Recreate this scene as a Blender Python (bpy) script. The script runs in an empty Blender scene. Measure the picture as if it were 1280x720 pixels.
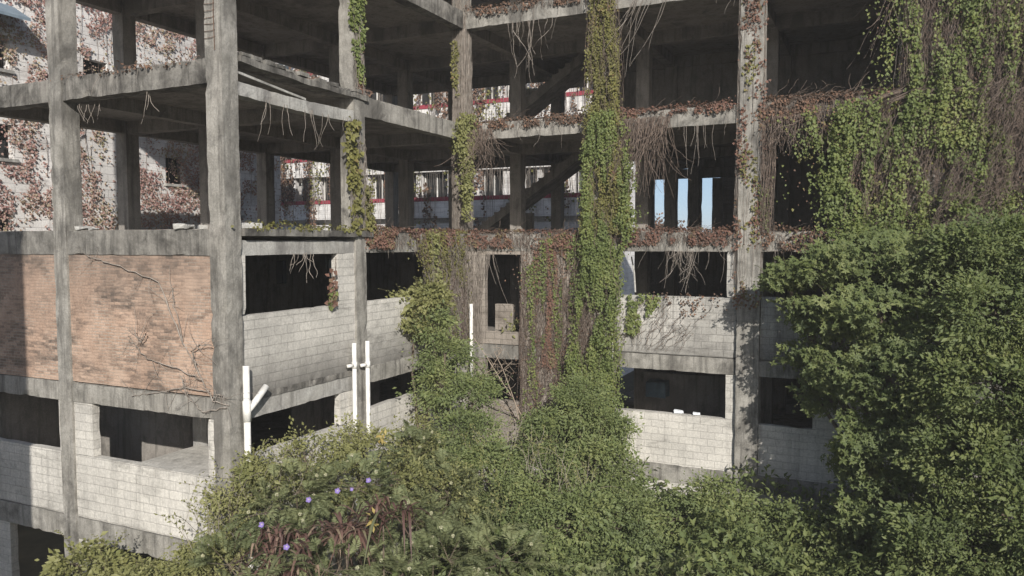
import bpy, math, random
import numpy as np
from mathutils import Vector, noise

rng = np.random.default_rng(11)
random.seed(5)
SC = bpy.context.scene
COL = SC.collection
R = math.radians

# ------------------------------------------------------------------ frame of the place
# Building frame: u runs along the front (to the right), v runs into the depth, z up from the third floor slab.
TH, X0, Y0, G = .441, -5.8046, 15.8191, 9.6          # turn of the building, its front corner, height of that slab
CT, ST = math.cos(TH), math.sin(TH)
FPX, PITCH, ROLL, HC = 974.07, .0584, -.0015, -.2888


def W(u, v, z):
    return (X0 + u * CT + v * ST, Y0 - u * ST + v * CT, z + G)


def at(px, py, D):
    """point of the place seen at pixel px, py of the 1280 wide photograph, D metres ahead of the camera"""
    a = ((px - 640) * math.cos(ROLL) + (360 - py) * math.sin(ROLL)) / FPX
    b = (-(px - 640) * math.sin(ROLL) + (360 - py) * math.cos(ROLL)) / FPX
    dx, dy, dz = a, math.cos(PITCH) + b * math.sin(PITCH), -math.sin(PITCH) + b * math.cos(PITCH)
    return np.array([dx / dy * D, D, G + HC + dz / dy * D])


def uvz(p):
    X, Y = p[0] - X0, p[1] - Y0
    return (X * CT - Y * ST, X * ST + Y * CT, p[2] - G)


# ------------------------------------------------------------------ objects
def tag(o, label=None, cat=None, group=None, kind=None):
    if label: o['label'] = label
    if cat: o['category'] = cat
    if group: o['group'] = group
    if kind: o['kind'] = kind
    return o


def empty(name, loc=(0, 0, 0), rz=0):
    o = bpy.data.objects.new(name, None)
    o.location = loc
    o.rotation_euler = (0, 0, rz)
    o.empty_display_size = .3
    COL.objects.link(o)
    return o


def link(name, me, mat, parent=None):
    o = bpy.data.objects.new(name, me)
    if mat is not None: me.materials.append(mat)
    COL.objects.link(o)
    if parent is not None: o.parent = parent
    return o


def np_mesh(name, V, F, smooth=False):
    """V (n,3), F (m,k) all faces with k corners"""
    V = np.asarray(V, np.float32); F = np.asarray(F, np.int32)
    me = bpy.data.meshes.new(name)
    k = F.shape[1]
    me.vertices.add(len(V)); me.vertices.foreach_set('co', V.ravel())
    me.loops.add(F.size); me.loops.foreach_set('vertex_index', F.ravel())
    me.polygons.add(len(F))
    me.polygons.foreach_set('loop_start', np.arange(0, F.size, k, dtype=np.int32))
    me.polygons.foreach_set('loop_total', np.full(len(F), k, np.int32))
    if smooth: me.polygons.foreach_set('use_smooth', np.ones(len(F), bool))
    me.update(calc_edges=True)
    return me


def nz(x, y, z):
    return noise.noise((x, y, z))


class MB:
    """collects boxes with worn edges in the building frame; UVs are metres on each face"""
    def __init__(s): s.v, s.f, s.uv = [], [], []

    def box(s, u0, u1, v0, v1, z0, z1, seg=.24, amp=.012, chip=.035, fn=None, mx=48):
        lo = (u0, v0, z0); L = (u1 - u0, v1 - v0, z1 - z0)
        n = [max(1, min(mx, int(round(l / seg)))) for l in L]
        idx = {}

        def vert(k):
            if k in idx: return idx[k]
            p = [lo[a] + L[a] * k[a] / n[a] for a in range(3)]
            ex = [(-1 if k[a] == 0 else (1 if k[a] == n[a] else 0)) for a in range(3)]
            q = list(p); ne = sum(1 for e in ex if e)
            for a in range(3):
                if ex[a]:
                    d = amp * (.45 * nz(p[0] * .9 + 7 * a, p[1] * .9, p[2] * .9) + .55 * nz(p[0] * 5 + 3 * a, p[1] * 5, p[2] * 5))
                    if ne > 1:
                        c = nz(p[0] * 4.7 + 31, p[1] * 4.7, p[2] * 4.7) + .7 * nz(p[0] * 12, p[1] * 12 + 9, p[2] * 12) - .22
                        d -= min(chip * (.08 + .85 * max(0, c)), .3 * L[a])
                    q[a] += ex[a] * d
            if fn: q = fn(*q)
            idx[k] = len(s.v); s.v.append(tuple(q)); return idx[k]
        for a in range(3):
            b, c = [(1, 2), (0, 2), (0, 1)][a]
            for side in (0, n[a]):
                for i in range(n[b]):
                    for j in range(n[c]):
                        ks = []
                        for di, dj in ((0, 0), (1, 0), (1, 1), (0, 1)):
                            k = [0, 0, 0]; k[a] = side; k[b] = i + di; k[c] = j + dj
                            ks.append(tuple(k))
                        flip = (side == 0) != (a == 1)
                        if flip: ks = ks[::-1]
                        s.f.append([vert(k) for k in ks])
                        for k in ks:
                            p = [lo[t] + L[t] * k[t] / n[t] for t in range(3)]
                            s.uv.append((p[b], p[c]))
        return s

    def tube(s, pts, r, sides=8, r1=None):
        base = len(s.v)
        pts = [Vector(p) for p in pts]
        for i, p in enumerate(pts):
            d = (pts[min(i + 1, len(pts) - 1)] - pts[max(i - 1, 0)]).normalized()
            a = d.orthogonal().normalized(); b = d.cross(a)
            rr = r if r1 is None else r + (r1 - r) * i / (len(pts) - 1)
            for k in range(sides):
                t = 2 * math.pi * k / sides
                s.v.append(tuple(p + (a * math.cos(t) + b * math.sin(t)) * rr))
        for i in range(len(pts) - 1):
            for k in range(sides):
                k2 = (k + 1) % sides
                q = [base + i * sides + k, base + i * sides + k2, base + (i + 1) * sides + k2, base + (i + 1) * sides + k]
                s.f.append(q); s.uv += [(0, 0)] * 4
        for e, rev in ((0, True), (len(pts) - 1, False)):
            q = [base + e * sides + k for k in range(sides)]
            s.f.append(q[::-1] if rev else q); s.uv += [(0, 0)] * sides
        return s

    def build(s, name, mat, parent=None, smooth=False):
        me = bpy.data.meshes.new(name)
        me.from_pydata(s.v, [], s.f)
        uvl = me.uv_layers.new(name='UVMap')
        uvl.data.foreach_set('uv', np.array(s.uv, np.float32).ravel())
        if smooth:
            me.polygons.foreach_set('use_smooth', np.ones(len(me.polygons), bool))
        me.update()
        return link(name, me, mat, parent)


# ------------------------------------------------------------------ materials
class NT:
    def __init__(s, name):
        s.m = bpy.data.materials.new(name); s.m.use_nodes = True
        s.t = s.m.node_tree; s.t.nodes.clear()
        s.out = s.n('ShaderNodeOutputMaterial')

    def n(s, ty, ins=None, **kw):
        nd = s.t.nodes.new(ty)
        for k, v in kw.items(): setattr(nd, k, v)
        for k, v in (ins or {}).items(): s.set(nd, k, v)
        return nd

    def set(s, nd, k, v):
        sock = nd.inputs[k]
        if isinstance(v, bpy.types.NodeSocket): s.t.links.new(v, sock)
        elif isinstance(v, bpy.types.Node): s.t.links.new(v.outputs[0], sock)
        else: sock.default_value = v

    def coord(s, kind='Object', scale=(1, 1, 1), loc=(0, 0, 0)):
        tc = s.n('ShaderNodeTexCoord')
        mp = s.n('ShaderNodeMapping', {'Vector': tc.outputs[kind], 'Scale': scale, 'Location': loc})
        return mp.outputs[0]

    def noise(s, vec, scale, detail=5, rough=.6, dist=0.):
        return s.n('ShaderNodeTexNoise', {'Vector': vec, 'Scale': scale, 'Detail': detail, 'Roughness': rough, 'Distortion': dist}).outputs[0]

    def ramp(s, fac, stops, interp='LINEAR'):
        r = s.n('ShaderNodeValToRGB', {'Fac': fac})
        cr = r.color_ramp; cr.interpolation = interp
        while len(cr.elements) > 1: cr.elements.remove(cr.elements[-1])
        for i, (p, c) in enumerate(stops):
            e = cr.elements[0] if i == 0 else cr.elements.new(p)
            e.position = p
            e.color = (c, c, c, 1) if isinstance(c, (int, float)) else (*c, 1)
        return r.outputs[0]

    def mix(s, fac, a, b, mode='MIX'):
        m = s.n('ShaderNodeMix', data_type='RGBA', blend_type=mode)
        for i, v in ((0, fac), (6, a), (7, b)):
            if isinstance(v, bpy.types.NodeSocket): s.t.links.new(v, m.inputs[i])
            else: m.inputs[i].default_value = v if i == 0 else (*v, 1)
        return m.outputs[2]

    def math(s, op, a, b=0.):
        return s.n('ShaderNodeMath', {0: a, 1: b}, operation=op).outputs[0]

    def bump(s, h, strength=.4, dist=.02, normal=None):
        ins = {'Height': h, 'Strength': strength, 'Distance': dist}
        if normal is not None: ins['Normal'] = normal
        return s.n('ShaderNodeBump', ins).outputs[0]

    def surf(s, color, rough=.9, normal=None, spec=.2):
        b = s.n('ShaderNodeBsdfPrincipled', {'Base Color': color if isinstance(color, bpy.types.NodeSocket) else (*color, 1), 'Roughness': rough, 'Specular IOR Level': spec})
        if normal is not None: s.set(b, 'Normal', normal)
        s.t.links.new(b.outputs[0], s.out.inputs[0])
        return s.m


def concrete(name, light, mid, dark, mould=.5, streak=.5, seed=0., tint=(.30, .28, .25)):
    t = NT(name)
    o = t.coord(loc=(seed, seed * 1.7, seed * .6))
    st = t.coord(scale=(1, 1, .09), loc=(seed, 3, 1))
    base = t.ramp(t.noise(o, 2.2, 8, .65), [(.32, mid), (.62, light)])
    fine = t.ramp(t.noise(o, 26, 4, .7), [(.3, .72), (.7, 1.12)])
    c = t.mix(1., base, fine, 'MULTIPLY')
    warm = t.ramp(t.noise(o, .9, 3, .5), [(.5, 0), (.72, .55)])
    c = t.mix(warm, c, tint)
    s1 = t.ramp(t.noise(st, 5.5, 6, .7, .3), [(.56 - .12 * streak, 0), (.80 - .12 * streak, .85)])
    c = t.mix(s1, c, dark)
    m1 = t.ramp(t.noise(o, 1.3, 9, .72, .4), [(.62 - .2 * mould, 0), (.84 - .2 * mould, .95)])
    c = t.mix(m1, c, tuple(x * .75 for x in dark))
    m2 = t.ramp(t.noise(t.coord(scale=(1, 1, .45), loc=(seed + 9, 2, 4)), .75, 6, .68, .6), [(.50, 0), (.62, .62)])
    c = t.mix(m2, c, tuple(x * 1.5 for x in dark))
    pk = t.ramp(t.noise(o, 9, 3, .6), [(.70, 0), (.76, .55)])
    c = t.mix(pk, c, tuple(min(1, x * 1.35) for x in light))
    h = t.math('ADD', t.noise(o, 14, 8, .7), t.math('MULTIPLY', t.noise(o, 70, 3, .6), .35))
    return t.surf(c, .93, t.bump(h, .55, .02))


def blocks(name, bw, rh, mortar, col_a, col_b, mort, dark, mould=.45, plaster=None, seed=0., joint=.9, bumpd=.012, streak=0., band=None, perbrick=0.):
    t = NT(name)
    uv = t.coord('UV', loc=(seed, seed * .37, 0))
    o = t.coord(loc=(seed, 2 * seed, 0))
    warp = t.n('ShaderNodeVectorMath', {0: uv, 1: t.n('ShaderNodeVectorMath', {0: t.n('ShaderNodeTexNoise', {'Vector': o, 'Scale': 5.}).outputs[1], 'Scale': .022}, operation='SCALE').outputs[0]}, operation='ADD').outputs[0]
    br = t.n('ShaderNodeTexBrick', {'Vector': warp, 'Color1': (*col_a, 1), 'Color2': (*col_b, 1), 'Mortar': (*mort, 1), 'Scale': 1., 'Mortar Size': mortar, 'Mortar Smooth': .35, 'Bias': -.1, 'Brick Width': bw, 'Row Height': rh})
    c = br.outputs[0]
    fade = t.ramp(t.noise(o, 1.1, 4, .6), [(.36, 1 - joint), (.56, 1.)])
    avg = tuple(.5 * (a + b) for a, b in zip(col_a, col_b))
    c = t.mix(fade, avg, c)
    fine = t.ramp(t.noise(o, 20, 5, .7), [(.3, .75), (.7, 1.15)])
    c = t.mix(1., c, fine, 'MULTIPLY')
    big = t.ramp(t.noise(o, .7, 4, .6), [(.35, .8), (.65, 1.08)])
    c = t.mix(1., c, big, 'MULTIPLY')
    hb = t.math('MULTIPLY', br.outputs[1], -1.)
    if plaster:
        pm = t.ramp(t.noise(t.coord(scale=(1, 1, 1), loc=(seed + 4, 1, plaster[1])), .75, 7, .65), [(.50, 0), (.60, .75)])
        c = t.mix(pm, c, plaster[0])
    mo = t.coord(scale=(.55, .55, 1.5), loc=(seed, 5, 3))
    m0 = t.noise(mo, 1.15, 10, .76, .5)
    if perbrick:
        rnd = t.n('ShaderNodeTexBrick', {'Vector': warp, 'Color1': (0, 0, 0, 1), 'Color2': (1, 1, 1, 1), 'Mortar': (.4, .4, .4, 1), 'Scale': 1., 'Mortar Size': mortar * .6, 'Brick Width': bw, 'Row Height': rh}).outputs[0]
        m0 = t.math('ADD', m0, t.math('MULTIPLY', t.math('SUBTRACT', rnd, .5), perbrick))
    m1 = t.ramp(m0, [(.62 - .2 * mould, 0), (.82 - .2 * mould, .93)])
    c = t.mix(m1, c, dark)
    if band:                                    # seepage stain between two heights
        z = t.n('ShaderNodeSeparateXYZ', {0: o}).outputs[2]
        wob = t.math('MULTIPLY', t.math('SUBTRACT', t.noise(t.coord(scale=(1, 1, .35), loc=(seed, 1, 0)), 2.2, 7, .7), .5), band[3])
        zz = t.n('ShaderNodeMapRange', {0: t.math('ADD', z, wob), 1: band[0] + 0., 2: band[1] + 0., 3: 0., 4: band[2]}).outputs[0]
        c = t.mix(zz, c, tuple(x * 1.25 for x in dark))
    if streak:
        s1 = t.ramp(t.noise(t.coord(scale=(1, 1, .1)), 3.5, 5, .7, .3), [(.5, 0), (.72, streak)])
        c = t.mix(s1, c, dark)
    h = t.math('ADD', hb, t.math('MULTIPLY', t.noise(o, 30, 6, .7), .7))
    return t.surf(c, .95, t.bump(h, .7, bumpd))


def leafmat(name, stops, rough=.55, trans=.28, patch=0.):
    t = NT(name)
    g = t.n('ShaderNodeNewGeometry')
    fac = g.outputs['Random Per Island']
    if patch:
        w = t.n('ShaderNodeNewGeometry').outputs['Position']
        pn = t.ramp(t.noise(w, patch, 3, .6), [(.3, 0.), (.7, 1.)])
        fac = t.math('ADD', t.math('MULTIPLY', fac, .42), t.math('MULTIPLY', pn, .58))
    c = t.ramp(fac, stops)
    b = t.n('ShaderNodeBsdfPrincipled', {'Base Color': c, 'Roughness': rough, 'Specular IOR Level': .3})
    tr = t.n('ShaderNodeBsdfTranslucent', {'Color': t.mix(1., c, (1.25, 1.3, .7), 'MULTIPLY')})
    mx = t.n('ShaderNodeMixShader', {0: trans, 1: b.outputs[0], 2: tr.outputs[0]})
    t.t.links.new(mx.outputs[0], t.out.inputs[0])
    return t.m


def plain(name, c1, c2, scale=6., rough=.7, spec=.3, bump=.2):
    t = NT(name)
    o = t.coord()
    n = t.noise(o, scale, 6, .65)
    return t.surf(t.ramp(n, [(.3, c1), (.7, c2)]), rough, t.bump(n, bump, .01), spec)


M = {}
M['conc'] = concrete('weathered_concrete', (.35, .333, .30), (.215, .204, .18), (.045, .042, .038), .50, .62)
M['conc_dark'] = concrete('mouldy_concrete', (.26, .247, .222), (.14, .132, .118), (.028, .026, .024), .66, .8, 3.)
M['conc_pale'] = concrete('pale_concrete', (.46, .45, .42), (.34, .33, .305), (.10, .095, .09), .26, .36, 7.)
M['conc_in'] = concrete('inner_concrete', (.31, .285, .255), (.235, .215, .195), (.075, .07, .064), .36, .5, 5.)
M['brick'] = blocks('weathered_brick', .215, .068, .009, (.47, .335, .255), (.36, .245, .18), (.42, .36, .30), (.09, .074, .063), .74, plaster=((.47, .345, .265), 8.), joint=1., band=(-2.0, -.5, .5, 3.2), perbrick=.13)
M['block_flank'] = blocks('flank_block', .40, .20, .010, (.55, .525, .478), (.485, .464, .424), (.40, .383, .35), (.085, .08, .073), .34, joint=.5, seed=2.4, band=(-2.55, -3.55, .85, .7))
M['block'] = blocks('limewashed_block', .40, .20, .010, (.57, .545, .495), (.51, .487, .445), (.42, .40, .365), (.13, .122, .11), .40, joint=.45, streak=.4, seed=2.)
M['block_stain'] = blocks('stained_block', .40, .20, .010, (.47, .452, .415), (.39, .375, .345), (.31, .298, .275), (.085, .08, .073), .52, joint=.5, seed=6., streak=.85, band=(-2.5, -3.6, .6, 1.4))
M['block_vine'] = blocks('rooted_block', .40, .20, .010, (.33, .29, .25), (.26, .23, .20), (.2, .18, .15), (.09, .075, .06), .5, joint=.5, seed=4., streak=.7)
M['white'] = blocks('white_render', .6, .3, .012, (.70, .68, .66), (.58, .56, .54), (.42, .40, .39), (.22, .2, .19), .4, joint=.6, seed=9.)
M['pvc'] = plain('pvc', (.52, .50, .46), (.80, .79, .76), 4, .5, .35, .05)
M['red'] = plain('red_paint', (.20, .03, .045), (.30, .05, .07), 4, .7)
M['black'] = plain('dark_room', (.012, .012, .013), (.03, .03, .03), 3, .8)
M['glass'] = plain('dusty_glass', (.03, .04, .045), (.07, .08, .085), 2, .15, .5, .02)
t = NT('dust_pane'); t.t.links.new(t.n('ShaderNodeMixShader', {0: .72, 1: t.n('ShaderNodeBsdfTransparent', {'Color': (.55, .6, .62, 1)}).outputs[0], 2: t.n('ShaderNodeBsdfPrincipled', {'Base Color': (.06, .065, .07, 1), 'Roughness': .5}).outputs[0]}).outputs[0], t.out.inputs[0]); M['dustpane'] = t.m
M['rust'] = plain('rusty_bar', (.10, .06, .04), (.17, .11, .08), 12, .9)
M['wood'] = plain('bare_branch', (.22, .17, .13), (.36, .30, .24), 8, .9)
M['bark'] = plain('bark', (.10, .08, .06), (.18, .145, .11), 10, .95, .1, .6)
M['stem'] = plain('dry_stem', (.14, .105, .085), (.27, .215, .18), 5, .95, .1)
M['stem_grey'] = plain('grey_stem', (.20, .17, .145), (.36, .32, .28), 5, .95, .1)
M['stem_green'] = plain('green_stem', (.07, .09, .03), (.14, .14, .06), 5, .8, .2)
M['blue'] = plain('blue_sheet', (.05, .085, .11), (.10, .15, .18), 3, .6)
M['bluepaint'] = plain('blue_awning', (.13, .17, .21), (.19, .24, .28), 3, .6)
M['plastic'] = plain('pale_plastic', (.6, .63, .66), (.78, .8, .8), 5, .5)
M['soil'] = plain('soil', (.035, .03, .02), (.09, .08, .05), .8, .95, .1, .8)
GREEN = [(0, (.030, .058, .016)), (.5, (.055, .095, .026)), (.85, (.085, .125, .036)), (1, (.13, .15, .05))]
M['leaf_tree'] = leafmat('tree_leaf', [(0, (0.073, 0.095, 0.040)), (.45, (0.126, 0.159, 0.058)), (.85, (0.186, 0.207, 0.076)), (1, (0.224, 0.246, 0.095))], .55, .36, .9)
M['leaf_bush'] = leafmat('bush_leaf', [(0, (0.087, 0.112, 0.048)), (.5, (0.145, 0.179, 0.068)), (.85, (0.213, 0.236, 0.090)), (1, (0.281, 0.304, 0.124))], .55, .32, .9)
M['leaf_light'] = leafmat('light_leaf', [(0, (0.127, 0.142, 0.054)), (.5, (0.212, 0.213, 0.084)), (.85, (0.272, 0.269, 0.121)), (1, (0.359, 0.355, 0.161))], .55, .34, 1.1)
M['leaf_olive'] = leafmat('olive_leaf', [(0, (0.091, 0.085, 0.039)), (.35, (0.137, 0.130, 0.046)), (.75, (0.195, 0.189, 0.058)), (.9, (0.195, 0.130, 0.065)), (1, (0.169, 0.072, 0.046))], .6, .3, 1.3)
M['leaf_vine'] = leafmat('vine_leaf', [(0, (0.089, 0.118, 0.038)), (.5, (0.148, 0.182, 0.059)), (.85, (0.214, 0.235, 0.078)), (1, (0.227, 0.248, 0.104))], .55, .34, 1.0)
M['leaf_red'] = leafmat('autumn_leaf', [(0, (.09, .062, .05)), (.35, (.15, .088, .066)), (.62, (.19, .10, .075)), (.82, (.14, .125, .06)), (1, (.25, .18, .11))], .7, .25, 1.2)
M['leaf_dry'] = leafmat('dead_leaf', [(0, (.07, .05, .038)), (.5, (.13, .085, .062)), (.8, (.19, .11, .075)), (1, (.25, .15, .10))], .8, .2)
M['leaf_feather'] = leafmat('feathery_leaf', [(0, (0.131, 0.161, 0.083)), (.5, (0.220, 0.243, 0.123)), (1, (0.308, 0.311, 0.164))], .6, .35, .7)
M['leaf_strap'] = leafmat('strap_leaf', [(0, (.06, .034, .03)), (.4, (.11, .06, .05)), (.7, (.165, .10, .08)), (.85, (.26, .19, .14)), (1, (.11, .12, .06))], .55, .2)
M['ivy'] = leafmat('autumn_ivy', [(0, (.17, .10, .095)), (.3, (.28, .155, .145)), (.55, (.34, .235, .205)), (.75, (.29, .24, .16)), (.9, (.24, .23, .12)), (1, (.17, .18, .09))], .65, .25, .45)
M['purple'] = leafmat('purple_petal', [(0, (.22, .16, .44)), (1, (.34, .26, .58))], .5, .3)
M['cream'] = leafmat('cream_puff', [(0, (.42, .42, .28)), (1, (.62, .60, .45))], .8, .3)
M['yellow'] = leafmat('yellow_leaf', [(0, (.30, .22, .06)), (1, (.42, .34, .13))], .6, .3)


# ------------------------------------------------------------------ plant pieces (numpy)
def unit(a): return a / (np.linalg.norm(a, axis=-1, keepdims=True) + 1e-9)


def leaf_arrays(P, D, N, length, width, fold=.18, droop=.12):
    """folded pointed leaves: base, side, tip, side"""
    P = np.asarray(P); n = len(P)
    D = unit(D); S = unit(np.cross(D, N)); Nn = np.cross(S, D)
    l = (np.ones(n) * length)[:, None]; w = (np.ones(n) * width)[:, None]
    V = np.empty((n, 4, 3))
    V[:, 0] = P
    V[:, 1] = P + D * l * .42 + S * w * .5 + Nn * w * fold
    V[:, 2] = P + D * l - Nn * l * droop
    V[:, 3] = P + D * l * .42 - S * w * .5 + Nn * w * fold
    b = (np.arange(n) * 4)[:, None]
    F = np.concatenate([b + np.array([[0, 1, 2]]), b + np.array([[0, 2, 3]])], 1).reshape(-1, 3)
    return V.reshape(-1, 3), F


def leaf_obj(name, arrs, mat, parent):
    Vs, Fs, k = [], [], 0
    for V, F in arrs:
        Vs.append(V); Fs.append(F + k); k += len(V)
    return link(name, np_mesh(name, np.concatenate(Vs), np.concatenate(Fs)), mat, parent)


def strands(lines, rad, sides=3):
    """lines: (n,m,3) polylines as thin prisms"""
    L = np.asarray(lines); n, m, _ = L.shape
    T = unit(np.gradient(L, axis=1))
    ref = np.where(np.abs(T[..., 2:3]) > .8, np.array([1., 0, 0]), np.array([0, 0, 1.]))
    A = unit(np.cross(T, ref)); B = np.cross(T, A)
    r = (np.ones(n) * rad)[:, None, None] * np.linspace(1, .55, m)[None, :, None]
    V = np.stack([L + r * (A * math.cos(2 * math.pi * k / sides) + B * math.sin(2 * math.pi * k / sides)) for k in range(sides)], 2)
    i = np.arange(n)[:, None, None]; j = np.arange(m - 1)[None, :, None]; k = np.arange(sides)[None, None, :]
    b = (i * m + j) * sides; k2 = (k + 1) % sides
    F = np.stack([b + k, b + k2, b + sides + k2, b + sides + k], -1).reshape(-1, 4)
    return V.reshape(-1, 3), F


def stem_obj(name, lines, rad, mat, parent):
    V, F = strands(lines, rad)
    return link(name, np_mesh(name, V, F, True), mat, parent)


def walk(starts, dirs, length, m, wob, rg=rng):
    """wandering polylines"""
    n = len(starts); L = np.empty((n, m, 3)); L[:, 0] = starts
    d = unit(np.asarray(dirs, float)); st = (np.ones(n) * length)[:, None] / (m - 1)
    for i in range(1, m):
        d = unit(d + rg.normal(0, wob, (n, 3)))
        L[:, i] = L[:, i - 1] + d * st
    return L


SU, SV, EL = .58, -.815, R(27)                          # towards the sun
SUNW = np.array([SU * CT + SV * ST, -SU * ST + SV * CT, 0.])


def lumpy(d, s):
    return np.array([nz(*(x * 1.9 + s)) for x in d])


def clumps_on(blobs, per_m2, rg, loose=1.):
    """twig positions over a crown made of (centre, radii) lumps, with outward directions; noise leaves holes and bulges"""
    P, O = [], []
    C = np.array([b[0] for b in blobs]); Rr = np.array([b[1] for b in blobs])
    for i, (c, r) in enumerate(zip(C, Rr)):
        area = 4 * math.pi * ((r[0] * r[1]) ** 1.6 + (r[0] * r[2]) ** 1.6 + (r[1] * r[2]) ** 1.6) ** (1 / 1.6) / 3 ** (1 / 1.6)
        n = max(8, int(area * per_m2 * 1.5))
        d = unit(rg.normal(size=(n, 3)))
        k = lumpy(d * 1.3, i * 3.1 + 11)
        rad = (.55 + .5 * rg.random(n) ** .6) * (1 + .42 * lumpy(d, i * 3.1)) + .22 * np.maximum(0, k)
        p = c + d * r * rad[:, None]
        hole = np.array([nz(x[0] * 1.9, x[1] * 1.9, x[2] * 1.9 + 40) + .5 * nz(x[0] * 4.5, x[1] * 4.5, x[2] * 4.5) for x in p])
        keep = hole > np.quantile(hole, .47)
        for j in range(len(C)):
            if j != i: keep &= np.linalg.norm((p - C[j]) / Rr[j], axis=1) > .55
        P.append(p[keep]); O.append(unit(d / r)[keep])
    return np.concatenate(P), np.concatenate(O)


def foliage(P, O, per, spread, length, width, rg, up=.55, down=.25, flat=.55, whorl=0):
    n = len(P)
    sc = np.exp(rg.normal(0, .28, n))                       # every twig has its own leaf size, lean and fullness
    lean = O * .5 + rg.normal(0, .45, (n, 3))
    if whorl:                                   # leaflets standing in stars at the twig ends
        k = max(1, per // whorl)
        full = np.repeat(rg.random(n), k) * 1.5 + .25 > rg.random(n * k)
        pc = (np.repeat(P, k, 0) + rg.normal(0, 1, (n * k, 3)) * spread * np.array([1, 1, flat]))[full]
        sz = np.repeat(sc, k)[full]
        oc = unit(np.repeat(lean, k, 0) + np.array([0, 0, up]) + 1.1 * SUNW + rg.normal(0, .3, (n * k, 3)))[full]
        a = unit(np.cross(oc, rg.normal(size=oc.shape))); b = np.cross(oc, a)
        out = []
        for w in range(whorl):
            t = 2 * math.pi * (w + rg.random(len(pc)) * .5) / whorl
            d = a * np.cos(t)[:, None] + b * np.sin(t)[:, None] + oc * .12 - np.array([0, 0, down])
            L = length * (.65 + .6 * rg.random(len(pc))) * sz
            out.append(leaf_arrays(pc, d, oc + rg.normal(0, .15, oc.shape), L, L * width / length))
        return out
    m = n * per
    full = np.repeat(rg.random(n), per) * 1.5 + .25 > rg.random(m)
    o = np.repeat(lean, per, 0)
    off = rg.normal(0, 1, (m, 3)) * spread * np.array([1, 1, flat]) * np.repeat(.6 + .8 * rg.random(n), per)[:, None]
    off += o * (rg.random(m) * spread * .9)[:, None]
    d = unit(off) * .8 + o * .6 + rg.normal(0, .4, (m, 3)) - np.array([0, 0, down])
    N = o + np.array([0, 0, up]) + 1.3 * SUNW + rg.normal(0, .35, (m, 3))
    L = length * (.55 + .8 * rg.random(m)) * np.repeat(sc, per)
    p = np.repeat(P, per, 0) + off
    out = [leaf_arrays(p[full], d[full], N[full], L[full], L[full] * width / length)]
    return out


def shoots(P, O, n, ln, length, width, rg):
    """young shoots that stick out of the crown, leaves in two rows"""
    i = rg.choice(len(P), min(n, len(P)), replace=False)
    L = walk(P[i], unit(O[i]) + np.array([0, 0, .45]) + rg.normal(0, .3, (len(i), 3)), ln * (.5 + .9 * rg.random(len(i))), 10, .12, rg)
    L[..., 2] -= np.linspace(0, 1, 10)[None] ** 2 * ln * .25
    arr = []
    for j in range(2, 10):
        for sgn in (-1, 1):
            T = unit(L[:, j] - L[:, j - 1]); S = unit(np.cross(T, np.array([0, 0, 1.]) + rg.normal(0, .2, T.shape)))
            ll = length * (.6 + .5 * rg.random(len(i))) * (1.1 - .05 * j)
            arr.append(leaf_arrays(L[:, j], S * sgn + T * .6 + rg.normal(0, .2, T.shape), np.array([0, 0, 1.]) + rg.normal(0, .4, T.shape), ll, ll * width / length))
    return L, arr


def branches_to(base, targets, rg, m=8, r=.02, sag=.25):
    n = len(targets); t = np.linspace(0, 1, m)[None, :, None]
    L = base[None, None] * (1 - t) + targets[:, None] * t
    L[..., 2] += (np.sin(t[..., 0] * math.pi) * sag)
    L[:, 1:-1] += rg.normal(0, .05, (n, m - 2, 3))
    return L


def blob(px, py, D, rx, ry, rz): return (at(px, py, D), np.array([rx, ry, rz]))


def ground_z(u, v):
    s = min(1., max(0., (u + .5) / 6.)); s = s * s * (3 - 2 * s)
    q = min(1., max(0., (v + 9) / 8.)); q = q * q * (3 - 2 * q)
    return -9.6 + 2.0 * s * q


def base_of(p, dz=0):
    u, v, _ = uvz(p); return np.array([p[0], p[1], G + ground_z(u, v) + dz])


def plant(name, label, cat, blobs, per_m2, per, spread, length, width, leaf, seed, group=None, whorl=0, up=.55, down=.25,
          flat=.55, stemmat='bark', trunk_r=.06, nbr=16, trunkname='stem', foot=None, core=0):
    rg = np.random.default_rng(seed)
    P, O = clumps_on(blobs, per_m2, rg)
    cen = np.mean([b[0] for b in blobs], 0)
    foot = base_of(cen if foot is None else foot)
    root = empty(name, tuple(foot)); tag(root, label, cat, group)
    arr = foliage(P - foot, O, per, spread, length, width, rg, up, down, flat, whorl)
    SL, sa = shoots(P - foot, O, 18 * len(blobs), 5.2 * length, length, width, rg)
    leaf_obj('foliage', arr + sa, leaf, root)
    # stems reach from the foot into each lump, then out to the twigs
    top = np.array([b[0] for b in blobs]) - foot
    L = branches_to(np.zeros(3), top, rg, 9, sag=.1)
    stem_obj(trunkname, L, trunk_r, M[stemmat], root)
    idx = rg.choice(len(P), min(len(P), nbr * len(blobs)), replace=False)
    tg = P[idx] - foot
    near = np.argmin(np.linalg.norm(tg[:, None] - top[None], axis=2), 1)
    Lb = []
    for q, k in zip(tg, near):
        t = np.linspace(0, 1, 6)[:, None]; l = top[k] * (1 - t) + q * t
        l[1:-1] += rg.normal(0, .04, (4, 3)); Lb.append(l)
    V1, F1 = strands(np.array(Lb), .009); V2, F2 = strands(SL, .005)
    link('branchwork', np_mesh('branchwork', np.concatenate([V1, V2]), np.concatenate([F1, F2 + len(V1)]), True), M[stemmat], root)
    return root, P, O, foot, rg


# ------------------------------------------------------------------ the abandoned building
S5, S4, S3, S2, S1 = 6.85, 3.40, 0., -3.45, -6.57
B5, B4, B3, B2, B1 = 6.30, 2.88, -.55, -3.90, -7.10
bld = empty('abandoned_building', (X0, Y0, G), -TH)
tag(bld, 'derelict open concrete frame building with brick and block infill, overgrown by vines', 'building')


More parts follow.
